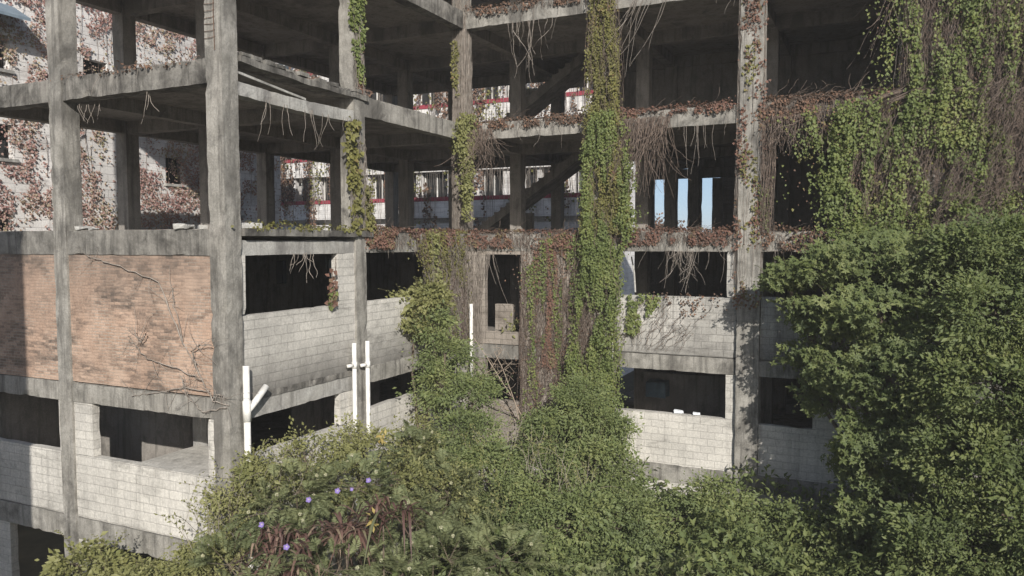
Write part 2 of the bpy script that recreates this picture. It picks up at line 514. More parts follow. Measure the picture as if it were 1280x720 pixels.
def part(name, mb, mat): return mb.build(name, M[mat], bld)


UA = (-8.1, -4.8, 0.); VR = (0., 4.27, 9.96, 14.1, 18.)
cols = []
for v in VR:
    for u in (-8.1, -4.8, 0., 4.69, 8.78, 12.85):
        if v < 9 and u > .1: continue
        cols.append((u, v))
for u in (4.69, 8.78, 12.85): cols.append((u, 22.))
HALF = {(8.78, 9.96): .30}
for (u, v) in cols:
    h = HALF.get((u, v), .22)
    uo = u + (.06 if (u, v) == (8.78, 9.96) else 0)
    front = v == 0 or (u == 0 and v < 11) or v == 9.96 and u > 0
    mb = MB()
    zt = 10.2 if (v > 9 or front) else 10.2
    mb.box(uo - h, uo + h, v - h, v + h, -9.6, zt, seg=.17 if front else .3, amp=.014, chip=.05 if front else .03, mx=130)
    part('column', mb, 'conc' if front else 'conc_in')

# broken plaster patch where the corner column has lost its skin, and thin bars showing
mb = MB()
for k in range(8):
    z = 3.75 + k * .13
    mb.tube([(-.20, -.235, z + .01 * (k % 3)), (.0, -.243, z), (.08, -.236, z + .015)], .006, 5)
mb.tube([(.075, -.245, 3.5), (.07, -.255, 4.2), (.075, -.24, 4.9)], .008, 5)
part('exposed_rebar', mb, 'rust')

HW = .16
levels = ((S5, B5, '5'), (S4, B4, '4'), (S3, B3, '3'), (S2, B2, '2'), (S1, B1, '1'))
for top, bot, nm in levels:
    low = top < -1
    tz = top - .012
    # front beams, one per bay
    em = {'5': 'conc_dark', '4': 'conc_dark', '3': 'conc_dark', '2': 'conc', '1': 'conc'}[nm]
    for a, b in ((-8.1, -4.8), (-4.8, 0.)):
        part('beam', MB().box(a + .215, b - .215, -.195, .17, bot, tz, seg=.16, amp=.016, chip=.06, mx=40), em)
    for a, b in ((0., 4.27), (4.27, 9.96)):
        if nm == '4' and a == 0:
            part('beam', MB().box(-.12, .2, .21, 4.06, 2.70, 2.98, seg=.16, amp=.02, chip=.04, fn=lambda u, v, z: (u, v, z - .06 * math.sin(max(0, min(1, v / 4.1)) * math.pi * .9)), mx=40), 'conc_pale')
            continue
        if nm == '3' and a == 0:
            part('beam', MB().box(-.15, .16, .21, 4.06, bot, -.24, seg=.16, amp=.012, chip=.03, mx=40), 'conc_pale')
            continue
        if nm == '2' and a == 0:
            part('beam', MB().box(-.16, .17, .21, 4.06, bot - .06, -3.60, seg=.16, amp=.012, chip=.03, mx=40), 'conc_pale')
            continue
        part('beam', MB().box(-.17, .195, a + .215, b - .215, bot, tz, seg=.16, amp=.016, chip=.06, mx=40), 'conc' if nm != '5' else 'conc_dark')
    for a, b in ((0., 4.69), (4.69, 8.78), (8.78, 12.85)):
        part('beam', MB().box(a + .215, b - .215, 9.96 - .195, 9.96 + .17, bot, tz, seg=.16, amp=.018, chip=.06, mx=40), 'conc')
    # inner and rear beams, one along each row
    for v in VR[1:]:
        if v == 9.96: part('beam', MB().box(-8.3, -.22, v - HW, v + HW, bot, tz, seg=.4), 'conc_in')
        else: part('beam', MB().box(-8.3, .2 if v < 9 else 13., v - HW, v + HW, bot, tz, seg=.4), 'conc_in')
    part('beam', MB().box(2.6, 13., 22 - HW, 22 + HW, bot, tz, seg=.4), 'conc_in')
    for u in (-8.1, -4.8):
        part('beam', MB().box(u - HW, u + HW, .2, 18., bot + .02, tz - .01, seg=.4), 'conc_in')
    for u, e in ((0., 18.), (4.69, 22.), (8.78, 22.), (12.85, 22.)):
        part('beam', MB().box(u - HW, u + HW, 10.15, e, bot + .02, tz - .01, seg=.4), 'conc_in')
    # slabs
    part('floor_slab', MB().box(-8.28, .10 if nm != '4' else -.16, -.10, 18.2, top - .16, top, seg=.4, amp=.02, chip=.05), 'conc_in')
    part('floor_slab', MB().box(.12, 13.05, 9.86, 18.2, top - .165, top - .004, seg=.4, amp=.02, chip=.05), 'conc_in')
    part('floor_slab', MB().box(2.6, 13.05, 18.22, 22.2, top - .165, top - .004, seg=.4, amp=.02, chip=.05), 'conc_in')
part('floor_slab', MB().box(-8.28, 13.05, 9.86, 22.2, 10.05, 10.2, seg=.6), 'conc_in')
part('floor_slab', MB().box(-8.28, .1, -.1, 9.84, 10.05, 10.2, seg=.6), 'conc_in')

# the torn edge of the fourth floor over the right flank, and the thin ledge of the third
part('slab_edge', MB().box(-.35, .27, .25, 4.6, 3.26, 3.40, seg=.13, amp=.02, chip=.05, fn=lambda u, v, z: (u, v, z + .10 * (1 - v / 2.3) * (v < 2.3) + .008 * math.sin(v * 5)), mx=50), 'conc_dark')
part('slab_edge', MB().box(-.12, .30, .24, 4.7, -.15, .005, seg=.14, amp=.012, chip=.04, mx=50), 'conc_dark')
mb = MB()
for i in range(46):
    v = .3 + 4.1 * random.random(); s = .03 + .07 * random.random()
    u = -.05 + .28 * random.random(); zz = 3.41 + .10 * max(0, 1 - v / 2.3)
    mb.box(u - s, u + s, v - s * 1.6, v + s * 1.6, zz, zz + s, seg=.05, amp=.02, chip=.02)
part('broken_edge_rubble', mb, 'conc_dark')
part('torn_board', MB().box(.16, .2, .15, 2.3, 3.05, 3.10, seg=.2, amp=.005, chip=.01, fn=lambda u, v, z: (u, v, z + .10 * (1 - v))), 'conc_pale')

# flank infill, left (A)
E = -.165
part('brick_wall', MB().box(-4.585, -.215, E, .02, -3.43, B3 + .005, seg=.12, amp=.010, chip=.01, mx=60), 'brick')
part('brick_wall', MB().box(-7.885, -5.015, E, .02, -3.45, B3 + .005, seg=.12, amp=.010, chip=.01, mx=60), 'brick')
mb = MB()
mb.box(-4.585, -.215, E, .03, S1, -5.12, seg=.25, chip=.04)
mb.box(-4.585, -3.97, E, .03, -5.115, B2 + .004, seg=.2, chip=.05)
mb.box(-.44, -.215, E, .03, -5.115, B2 + .004, seg=.15, chip=.05)
part('block_wall', mb, 'block')
mb = MB()
mb.box(-7.885, -5.015, E, .03, S1, -5.10, seg=.25, chip=.04)
mb.box(-5.12, -5.015, E, .03, -5.095, B2 + .004, seg=.2, chip=.02)
part('block_wall', mb, 'block')
mb = MB()
mb.box(-4.585, -4.2, E, .03, -9.6, B1 + .004); mb.box(-7.885, -7.1, E, .03, -9.6, B1 + .004); mb.box(-7.09, -4.6, E, .03, -9.6, -8.9)
part('block_wall', mb, 'block')
# right flank (B)
E = .165
mb = MB()
mb.box(-.03, E, .215, 4.055, -3.48, -1.79, seg=.2, chip=.03)
mb.box(-.03, E, .215, .36, -1.785, B3 + .004, seg=.15, chip=.03)
mb.box(-.03, E, 3.40, 4.055, -1.785, B3 + .004, seg=.2, chip=.03)
part('block_wall', mb, 'block_flank')
part('stained_ledge', MB().box(-.02, .19, .22, 4.05, -3.6, -3.45, seg=.15, amp=.02, chip=.06), 'conc_dark')
part('block_wall', MB().box(-.03, E, 4.485, 9.75, -3.48, -1.79, seg=.2, chip=.04), 'block_flank')
mb = MB()
mb.box(-.03, E, .215, 4.055, S1, -4.76, seg=.25, chip=.04)
mb.box(-.03, E, 3.42, 4.055, -4.755, -3.96, seg=.2, chip=.03)
mb.box(-.03, E, .215, .40, -4.755, -3.96, seg=.15, chip=.03)
part('block_wall', mb, 'block')
part('block_wall', MB().box(-.03, E, 4.485, 9.75, S1, -4.55, seg=.25, chip=.04), 'block')
part('block_wall', MB().box(-.03, E, .215, 4.055, -9.6, B1, seg=.3), 'block')
part('block_wall', MB().box(-.03, E, 4.485, 9.75, -9.6, B1, seg=.3), 'block')
# recessed front (C)
F0, F1 = 9.96 - .165, 9.96 + .03
mb = MB()
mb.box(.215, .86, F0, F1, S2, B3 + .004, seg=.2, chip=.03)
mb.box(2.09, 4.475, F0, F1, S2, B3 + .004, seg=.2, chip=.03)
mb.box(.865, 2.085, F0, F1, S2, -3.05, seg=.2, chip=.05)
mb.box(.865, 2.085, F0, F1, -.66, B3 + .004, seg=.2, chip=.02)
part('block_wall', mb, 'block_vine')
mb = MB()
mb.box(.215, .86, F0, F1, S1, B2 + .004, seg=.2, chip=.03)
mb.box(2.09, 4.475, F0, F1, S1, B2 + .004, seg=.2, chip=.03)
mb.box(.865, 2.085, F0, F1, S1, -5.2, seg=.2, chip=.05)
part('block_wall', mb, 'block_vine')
mb = MB()
mb.box(4.905, 8.53, F0, F1, S2 + .005, -1.80, seg=.2, chip=.04)
mb.box(8.25, 8.53, F0, F1, -1.795, B3 + .004, seg=.2, chip=.03)
mb.box(4.905, 4.95, F0, F1, -1.795, B3 + .004, seg=.2, chip=.03)
part('block_wall', mb, 'block_stain')
mb = MB()
mb.box(4.905, 8.53, F0, F1, -9.6, -5.13, seg=.25, chip=.04)
mb.box(8.26, 8.53, F0, F1, -5.125, B2 + .004, seg=.2, chip=.03)
mb.box(4.905, 5.06, F0, F1, -5.125, B2 + .004, seg=.2, chip=.03)
part('block_wall', mb, 'block')
mb = MB()
mb.box(9.145, 12.64, F0, F1, S2 + .005, -1.75, seg=.2, chip=.04)
mb.box(11.6, 12.64, F0, F1, -1.745, B3 + .004, seg=.2, chip=.03)
part('block_wall', mb, 'block_stain')
mb = MB()
mb.box(9.145, 12.64, F0, F1, -9.6, -5.2, seg=.25, chip=.04)
mb.box(10.5, 12.64, F0, F1, -5.195, B2 + .004, seg=.2, chip=.03)
part('block_wall', mb, 'block')
part('block_wall', MB().box(.215, 4.475, F0, F1, -9.6, B1, seg=.3), 'block')
part('block_wall', MB().box(13.0, 19., F0, F1, -9.6, 10.2, seg=.35, chip=.03), 'block_stain')
# grey infill seen inside the narrow window
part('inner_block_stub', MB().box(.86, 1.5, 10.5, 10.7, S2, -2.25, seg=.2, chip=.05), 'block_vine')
# closed rear and end walls of the lower storeys, with small windows in the end wall
mb = MB()
mb.box(-8.2, -8.05, 4.5, 10.25, S2, B3, seg=.5); mb.box(-8.2, -8.05, 11., 13.2, S2, B3, seg=.5)
mb.box(-8.2, -8.05, 13.9, 17.8, S2, B3, seg=.5)
for a, b in ((10.255, 10.995), (13.205, 13.895)):
    mb.box(-8.2, -8.05, a, b, S2, -1.8, seg=.5); mb.box(-8.2, -8.05, a, b, -.95, B3, seg=.5)
mb.box(-8.2, -8.05, .25, 4.05, S2, B3, seg=.5)
part('inner_wall', mb, 'conc_in')
for a, b in ((10.2, 11.05), (13.15, 13.95)):
    mb = MB().box(-8.16, -8.12, a, b, -1.85, -.9, seg=.5, amp=0, chip=0)
    for k in (a + .28, a + .56): mb.box(-8.19, -8.1, k - .02, k + .02, -1.85, -.9, seg=.5, amp=0, chip=0)
    mb.box(-8.185, -8.105, a, b, -1.4, -1.36, seg=.5, amp=0, chip=0)
    part('window', mb, 'dustpane')
part('inner_wall', MB().box(-8.2, -8.05, .25, 17.8, S1, B2, seg=.6), 'conc_in')
part('inner_wall', MB().box(-8., 2.6, 18.02, 18.17, S2, B3, seg=.6), 'conc_in')
part('inner_wall', MB().box(-8., 2.6, 18.02, 18.17, S1, B2, seg=.6), 'conc_in')
part('inner_wall', MB().box(2.61, 13., 22.02, 22.17, S1, B3, seg=.6), 'conc_in')
part('inner_wall', MB().box(12.9, 13.05, 10.2, 22., -9.6, 10., seg=.7), 'conc_in')
part('inner_wall', MB().box(-3.2, -3.05, 5.5, 9.7, S1, B2, seg=.6), 'conc_in')
part('inner_ledge', MB().box(-2.75, -.45, .04, 1.7, S1, -5.14, seg=.2, chip=.05), 'block')
part('inner_pillar', MB().box(-2.95, -2.5, 1.72, 2.0, S1, B2, seg=.2, chip=.04), 'conc_pale')
part('inner_wall', MB().box(-7.9, -4.0, 2.6, 2.75, S1, B2, seg=.5), 'conc_in')
part('inner_wall', MB().box(4.95, 8.5, 13.4, 13.55, S1, -4.6, seg=.5), 'conc_in')
# rear wall of the right wing with its tall slots
mb = MB()
edges = [2.62, 2.95, 3.42, 3.95, 4.52, 5.02, 5.46, 5.92, 6.75, 7.3, 13.]
for k in range(0, len(edges) - 1, 2):
    mb.box(edges[k], edges[k + 1], 22.03, 22.18, S3, 2.45, seg=.3, chip=.04)
mb.box(2.62, 13., 22.03, 22.18, 2.455, B4, seg=.5); mb.box(2.62, 13., 22.03, 22.18, S4, B5, seg=.6); mb.box(2.62, 13., 22.03, 22.18, S5, 10., seg=.6)
part('rear_wall', mb, 'conc_in')
part('block_wall', MB().box(5.7, 7.6, 22.5, 22.65, S3, 2.6, seg=.3, chip=.05), 'block_vine')
part('inner_wall', MB().box(2.2, 2.35, 18.3, 22., S4, B5, seg=.6), 'conc_in')
part('inner_wall', MB().box(7.3, 12.8, 17.9, 18.0, S3, B4, seg=.6), 'conc_in')
part('inner_wall', MB().box(2.5, 12.8, 17.9, 18.0, S4, B5, seg=.6), 'conc_in')
# staircase
for zb, zt in ((S3, S4), (S4, S5)):
    mb = MB(); n = 19; sl = (zt - zb) / 5.1
    for i in range(n):
        u = -2.7 + i * 5.1 / n; z = zb + (i + 1) * (zt - zb) / n
        mb.box(u, u + 5.1 / n - .002, 15.4, 16.6, z - .20, z, seg=.6, chip=.01)
    mb.box(-2.7, 2.4, 15.38, 16.62, zb - .30, zb + .06, seg=.4, amp=.008, chip=.01, fn=lambda u, v, z: (u, v, z + (u + 2.7) * sl))
    part('staircase', mb, 'conc_in')
    part('stair_wall', MB().box(-2.2, -.6, 16.9, 17.0, zb, zb + .9, seg=.3, chip=.05), 'conc_in')
part('broken_panel', MB().box(-1.7, -.2, 16.9, 17.0, 5.35, 5.85, seg=.2, chip=.1), 'conc_pale')
part('broken_panel', MB().box(.2, 1.6, 16.9, 17.0, 5.7, 6.1, seg=.2, chip=.1), 'conc_pale')

# ------------------------------------------------------------------ neighbours
ivy_b = empty('white_building', W(-15., 2., -9.6), -TH)
tag(ivy_b, 'white rendered building with dark window openings behind the left bays, overgrown with red ivy', 'building')


def wpart(name, mb, mat, par): return mb.build(name, M[mat], par)


zo = 9.6                                                # its own foot is 9.6 m below the third floor slab
wins = [(2.1, 3.25, 5.6, 6.75), (1.9, 3.3, 2.6, 3.75), (1.9, 3.2, -.3, .8), (9.6, 10.6, 2.2, 3.3), (9.6, 10.6, 5.2, 6.4), (12.6, 13.8, 1.0, 2.5), (6.0, 7.0, 5.6, 6.6)]
# facade is one sheet 0.3 m thick pierced by its windows
us = sorted({-9., 16.5} | {w[0] for w in wins} | {w[1] for w in wins}); zs = sorted({-9.6, 14.} | {w[2] for w in wins} | {w[3] for w in wins})
mb = MB()
for i in range(len(us) - 1):
    for j in range(len(zs) - 1):
        um, zm = .5 * (us[i] + us[i + 1]), .5 * (zs[j] + zs[j + 1])
        if any(w[0] < um < w[1] and w[2] < zm < w[3] for w in wins): continue
        mb.box(-.3, 0, us[i] - .001 * i, us[i + 1] - .001 * i, zs[j] + zo, zs[j + 1] + zo, seg=1.2, amp=.003, chip=0)
wpart('facade_wall', mb, 'white', ivy_b)
wpart('rear_block', MB().box(-9., -.9, -9., 16.5, 0, 23., seg=3, amp=0, chip=0), 'white', ivy_b)
for w in wins:
    o = wpart('window', MB().box(-.62, -.55, w[0] - .06, w[1] + .06, w[2] + zo - .06, w[3] + zo + .06, seg=.6, amp=0, chip=0), 'black', ivy_b)
    wpart('sill', MB().box(-.02, .12, w[0] - .1, w[1] + .1, w[2] + zo - .12, w[2] + zo - .01, seg=.4, amp=.004, chip=.01), 'conc_pale', o)
wpart('awning', MB().box(.0, 1.0, 1.0, 3.4, 7.0 + zo, 7.1 + zo, seg=.5, amp=.003, chip=0, fn=lambda u, v, z: (u, v, z + .7 - .55 * u)), 'bluepaint', ivy_b)

red_b = empty('banded_building', W(-16., 34., -9.6), -TH)
tag(red_b, 'white building with dark red bands and window rows, seen through the middle bays', 'building')
fac = []
mb = MB()
mb.box(-16, 12., 0, .3, 0, 10.6, seg=2, amp=0, chip=0)
mb.box(-16, 12., .6, 9, 0, 24., seg=4, amp=0, chip=0)
wpart('facade_wall', mb, 'white', red_b)
for k, z in enumerate((10.95, 14.05, 17.15, 20.25)):
    p = wpart('balcony_wall', MB().box(-16, 12., -.25, .28, z + .02, z + 1.15, seg=.8, amp=.006, chip=.01), 'white', red_b)
    wpart('red_band', MB().box(-16.01, 12.01, -.29, .2, z + 1.16, z + 1.42, seg=1, amp=0, chip=0), 'red', red_b)
    x = -15.6; i = 0
    while x < 11.6:
        wd = (1.5, 1.9, 1.2)[(i + k) % 3]
        wn = wpart('window', MB().box(x, x + wd, .4, .5, z + 1.45, z + 3.05, seg=1, amp=0, chip=0), 'black' if (i + k) % 4 else 'glass', red_b)
        fr = MB()
        for a in (x, x + wd * .5 - .03, x + wd - .06): fr.box(a, a + .06, .3, .38, z + 1.45, z + 3.05, seg=1, amp=0, chip=0)
        wpart('frame', fr, 'pvc', wn)
        wpart('pier', MB().box(x + wd + .02, x + wd + (.5, .3, .8)[i % 3], .0, .3, z + 1.43, z + 3.08, seg=.6, amp=.003, chip=0), 'white', red_b)
        x += wd + .55 + (.35 if i % 3 == 2 else 0); i += 1
wpart('roof_edge', MB().box(-16.2, 12.2, -.4, 9.2, 24.01, 24.25, seg=3, amp=0, chip=0), 'conc_pale', red_b)

# unseen block added left of the viewpoint to shade the left end of the brickwork
nb = empty('left_shadow_block', (-9.6, 4., 0.))
tag(nb, 'plain concrete block added left of the viewpoint to cast a shadow, outside the picture', 'building')
SHX, SHY, SHT = -9.0, 4.5, 16.6
loc = lambda x0, x1, y0, y1, z0, z1, **k: MB().box(x0 + 9.6, x1 + 9.6, y0 - 4, y1 - 4, z0, z1, **k)
wpart('wall', loc(SHX - 7, SHX, SHY - 6, SHY, 0, SHT, seg=1.2, amp=.01, chip=.02), 'conc', nb)
wpart('parapet', loc(SHX - 7.05, SHX + .05, SHY - 6.05, SHY + .05, SHT + .002, SHT + .3, seg=1.2, amp=.01, chip=.02), 'conc_pale', nb)
for k in range(4):
    wpart('window', loc(SHX - .02, SHX + .06, SHY - 4 , SHY - 2.4, 2 + 3.2 * k, 3.4 + 3.2 * k, seg=1, amp=0, chip=0), 'glass', nb)

lb = empty('right_shade_block', (8.3, 2., 0.))  # unseen block put in to darken the lower right foreground
tag(lb, 'low concrete block added right of the viewpoint to cast shade, outside the picture', 'building')
MB().box(0, 11., -6., 0, 0, G - .5, seg=1.2, amp=.01, chip=.02).build('wall', M['conc'], lb)
MB().box(-.06, 11.06, -6.06, .06, G - .498, G - .3, seg=1.2, amp=.01, chip=.02).build('parapet', M['conc_pale'], lb)

# ------------------------------------------------------------------ pipes
def pipe(label, u, v, z0, z1, r, arm=False, coupler=None, name='drain_pipe', mat='pvc', tilt=0.):
    o = empty(name, W(u, v, z0), -TH); tag(o, label, 'pipe', 'white drain pipes on the walls')
    h = z1 - z0
    MB().tube([(0, 0, 0), (tilt * .5, 0, h * .5), (tilt, 0, h)], r, 14).build('pipe_shaft', M[mat], o, True)
    if arm:
        MB().tube([(0, .0, h - .95), (.02, .22, h - .78), (.05, .52, h - .50)], r * 1.02, 14).build('branch_arm', M[mat], o, True)
        MB().tube([(0, 0, h - 1.15), (0, 0, h - .72)], r * 1.25, 14).build('tee_joint', M[mat], o, True)
    if coupler:
        MB().tube([(0, 0, h - coupler - .08), (0, 0, h - coupler + .08)], r * 1.22, 14).build('coupling', M[mat], o, True)
        MB().tube([(0, -.05, h - coupler), (-.06, -.22, h - coupler)], r * .8, 10).build('wall_stub', M[mat], o, True)
    return o


pipe('white pipe with slanting side arm beside the corner column', .33, .15, -9.0, -2.80, .068, arm=True)
pipe('white pipe left of a close pair against the block jamb', .33, 3.78, -7.5, -2.76, .056, coupler=.55)
pipe('white pipe right of a close pair, in front of the grey column', .37, 4.27, -7.5, -2.76, .056, coupler=.6)
pipe('short white pipe standing among vines left of the narrow window', .50, 9.55, -4.6, -2.2, .055)
pipe('thin white pipe down the wall right of the thick green vine', 5.06, 9.70, -6.6, -1.9, .022)

# ------------------------------------------------------------------ small things in the rooms
o = empty('plastic_sheet', W(5.3, 12.4, S2 - 1.67 - .0), -TH)
tag(o, 'pale blue sheet lying just inside the lower opening beside the thin pipe', 'sheet')
MB().box(0, .62, 0, .6, -.1, .38, seg=.12, amp=.08, chip=.05).build('crumpled_sheet', M['blue'], o)
for (u, s, l) in ((6.95, .10, 'white plastic lump on the sill under the lower opening'), (7.45, .075, 'smaller pale plastic lump further right on the lower opening sill')):
    o = MB().box(-s * 1.3, s * 1.3, -s * .6, s * .6, 0, s, seg=.05, amp=.03, chip=.04).build('plastic_lump', M['plastic'])
    o.location = W(u, 9.9, -5.125); o.rotation_euler = (0, 0, -TH); tag(o, l, 'litter', 'plastic litter on the sill')
o = MB().tube([(0, 0, 0), (.05, .1, .55), (.02, .25, 1.05)], .025, 6).build('leaning_stick', M['conc_pale'])
o.location = W(5.55, 10.3, -1.75); o.rotation_euler = (0, R(-12), -TH); tag(o, 'pale stick leaning in the upper opening right of the thick green vine', 'stick')
rub = [(-4.2, 'by the left column'), (-3.9, 'a step right of the left column'), (-1.1, 'left of the corner column'), (-.6, 'nearest the corner column')]
for i, (u, l) in enumerate(rub):
    s = (.10, .06, .12, .08)[i]
    o = MB().box(-s * 1.9, s * 1.9, -s, s, 0, s * .9, seg=.06, amp=.05, chip=.06).build('concrete_chunk', M['conc_pale'])
    o.location = W(u, -.02, .0); o.rotation_euler = (0, 0, i * .7); tag(o, 'pale rubble chunk on the dark ledge, ' + l, 'rubble', 'rubble on the third floor ledge')
o = MB().box(-.35, .35, -.2, .2, 0, .12, seg=.08, amp=.03, chip=.04).build('concrete_chunk', M['conc_pale'])
o.location = W(.02, .45, .01); o.rotation_euler = (0, 0, -TH + 1.3); tag(o, 'flat pale rubble piece on the ledge just right of the corner column', 'rubble', 'rubble on the third floor ledge')

# ------------------------------------------------------------------ climbing plants
def face(fc, a, z, d):
    a, z, d = np.broadcast_arrays(np.asarray(a, float), z, d)
    if fc == 'C': u, v = a, 9.74 - d
    elif fc == 'A': u, v = a, -.2 - d
    elif fc[0] == 'S': u, v = float(fc[1:]) + d, a           # a right-hand side face at u
    elif fc[0] == 'F': u, v = a, float(fc[1:]) - d           # a front face at v
    elif fc == 'W': return np.stack([-15 + d, a, z], -1)
    else: u, v = .2 + d, a
    return np.stack([u, v, z], -1)


def toW(P):
    u, v, z = P[..., 0], P[..., 1], P[..., 2]
    return np.stack([X0 + u * CT + v * ST, Y0 - u * ST + v * CT, z + G], -1)


NRM = {'C': np.array([-ST, -CT, 0]), 'A': np.array([-ST, -CT, 0]), 'B': np.array([CT, -ST, 0]), 'W': np.array([CT, -ST, 0])}


def vine_leaves(fc, prof, n, size, thick, seed, gap=0., fa=1.1, fz=.55, lo=0., aspect=.85, hang=.9):
    """prof: (z, a0, a1) rows from top to bottom; noise opens gaps between leaf clumps"""
    rg = np.random.default_rng(seed)
    pz = np.array([p[0] for p in prof])[::-1]; p0 = np.array([p[1] for p in prof])[::-1]; p1 = np.array([p[2] for p in prof])[::-1]
    wid = np.interp(np.linspace(pz[0], pz[-1], 200), pz, p1 - p0)
    zz = rg.choice(np.linspace(pz[0], pz[-1], 200), int(n / (1 - gap)), p=wid / wid.sum()) + rg.normal(0, .03, int(n / (1 - gap)))
    a0, a1 = np.interp(zz, pz, p0), np.interp(zz, pz, p1)
    t = rg.random(len(zz)); t = .5 + (t - .5) * (1 + .16 * rg.normal(size=len(zz)))
    a = a0 + (a1 - a0) * t
    k = np.array([nz(x * fa + seed, y * fz, seed) + .6 * nz(x * fa * 3, y * fz * 3, seed + 5) for x, y in zip(a, zz)])
    m = k > (np.quantile(k, gap) if gap else -9)
    a, zz, k = a[m], zz[m], k[m]
    d = lo + thick * rg.random(len(a)) * (.35 + .9 * np.clip(.5 + k, 0, 1.2))
    P = toW(face(fc, a, zz, d))
    nr = NRM[{'S': 'B', 'F': 'A'}.get(fc[0], fc)]
    D = rg.normal(0, .5, P.shape) - np.array([0, 0, hang]) + nr * .25
    N = nr + np.array([0, 0, .35]) + .8 * SUNW + rg.normal(0, .45, P.shape)
    L = size * (.55 + .8 * rg.random(len(P)))
    return P, D, N, L, aspect


def mkleaf(q, org): return leaf_arrays(q[0] - org, q[1], q[2], q[3], q[3] * q[4])


def vine_stems(fc, prof, n, seed, thick=.08, wob=.16, m=14, frac=(.25, 1.), gap=0.):
    rg = np.random.default_rng(seed)
    zt, zb = prof[0][0], prof[-1][0]
    pz = np.array([p[0] for p in prof])[::-1]; p0 = np.array([p[1] for p in prof])[::-1]; p1 = np.array([p[2] for p in prof])[::-1]
    z0 = zt - (zt - zb) * rg.random(n) * .75
    ln = np.minimum((zt - zb) * (frac[0] + (frac[1] - frac[0]) * rg.random(n)), z0 - zb + .05)
    t = rg.random(n)[:, None]
    s = np.linspace(0, 1, m)[None]
    if gap:
        am = np.interp(z0, pz, p0) + t[:, 0] * np.interp(z0, pz, p1 - p0)
        k = np.array([nz(x * .9 + seed, y * .5, seed) + .6 * nz(x * 2.6, y * 1.6, seed) for x, y in zip(am, z0 - ln * .5)])
        ok = k > np.quantile(k, gap); z0, ln, t = z0[ok], ln[ok], t[ok]; n = len(z0)
    z = z0[:, None] - ln[:, None] * s
    tt = np.clip(t + np.cumsum(rg.normal(0, wob / m * 1.5 / max(.6, float(np.mean(p1 - p0))), (n, m)), 1), 0, 1)
    a = np.interp(z, pz, p0) + (np.interp(z, pz, p1) - np.interp(z, pz, p0)) * tt + np.cumsum(rg.normal(0, .012, (n, m)), 1)
    d = .01 + thick * rg.random(n)[:, None] + np.cumsum(rg.normal(0, .006, (n, m)), 1)
    return toW(face(fc, a, z, np.maximum(d, .008)))


def climber(name, label, cat, org, group=None):
    o = empty(name, org); tag(o, label, cat, group); return o, np.array(org)


# 1 thick vine over the second front column
org = W(4.9, 9.4, -7.4)
o, og = climber('climbing_vine', 'thick green and olive vine wrapping the whole middle column from top to bottom', 'vine', org, 'vines on the columns')
pr = [(8.2, 4.5, 4.95), (7.0, 4.42, 5.0), (5.5, 4.36, 5.1), (3.2, 4.3, 5.2), (1.5, 4.25, 5.4), (0, 4.15, 5.6)]
leaf_obj('olive_leaves', [mkleaf(vine_leaves('C', pr, 19000, .062, .34, 21, .15, fa=3.2, fz=1.1), og), mkleaf(vine_leaves('S4.91', [(8.2, 9.7, 10.2), (0, 9.6, 10.3)], 3000, .066, .16, 24, .25), og)], M['leaf_olive'], o)
pg = [(3.4, 4.35, 5.3), (1.8, 4.25, 5.6), (0.6, 4.2, 5.8), (-.6, 4.2, 5.35), (-2., 4.1, 5.1), (-3.5, 3.9, 5.1), (-5., 3.5, 5.25), (-6.5, 3.0, 5.4)]
leaf_obj('green_leaves', [mkleaf(vine_leaves('C', pg, 24000, .064, .46, 22, .38, fa=2.4, fz=.5), og), mkleaf(vine_leaves('C', [(-.4, 4.2, 5.3), (-5.5, 3.6, 5.3)], 5000, .064, .5, 26, .35, fa=2, fz=.5), og), mkleaf(vine_leaves('S4.91', [(3.2, 9.6, 10.3), (-1.9, 9.5, 10.2)], 3400, .075, .3, 25, .25), og)], M['leaf_vine'], o)
stem_obj('stems', vine_stems('C', [(8.2, 4.4, 5.1), (3, 4.2, 5.4), (-6.5, 3.7, 5.2)], 170, 23, .40, wob=.8, frac=(.08, .3)) - og, .006, M['stem'], o)
# 2 vine on the flank's middle column
org = W(.3, 4.1, 0)
o, og = climber('climbing_vine', 'narrow bright green vine down the upper part of the flank column, red at its tip', 'vine', W(.3, 4.1, 3.4), 'vines on the columns')
pr = [(6.3, 3.95, 4.35), (5.2, 3.9, 4.4), (4.4, 4.05, 4.38), (3.7, 4.2, 4.42)]
leaf_obj('green_leaves', [mkleaf(vine_leaves('B', pr, 1500, .085, .12, 31, .2, fa=3, fz=2), og)], M['leaf_vine'], o)
leaf_obj('red_leaves', [mkleaf(vine_leaves('B', [(5., 4.25, 4.4), (3.4, 4.2, 4.42)], 260, .07, .08, 32), og)], M['leaf_red'], o)
stem_obj('stems', vine_stems('B', [(6.3, 4., 4.4), (3.4, 4.1, 4.45)], 40, 33) - og, .008, M['stem_grey'], o)
o, og = climber('climbing_vine', 'large leaved green vine clinging to the flank column under the fourth floor', 'vine', W(.3, 3.9, 0), 'vines on the columns')
pr = [(2.75, 3.75, 4.2), (2.2, 3.65, 4.2), (1.2, 3.72, 4.15), (.4, 3.82, 4.1), (0, 3.9, 4.1)]
leaf_obj('green_leaves', [mkleaf(vine_leaves('B', pr, 620, .12, .16, 34, .3, fa=3, fz=2), og)], M['leaf_olive'], o)
leaf_obj('right_leaves', [mkleaf(vine_leaves('B', [(1.2, 4.4, 4.6), (.4, 4.4, 4.75), (0, 4.35, 4.8)], 240, .10, .1, 35), og)], M['leaf_olive'], o)
stem_obj('stems', vine_stems('B', [(2.8, 3.8, 4.4), (0, 3.9, 4.6)], 60, 36) - og, .008, M['stem_grey'], o)
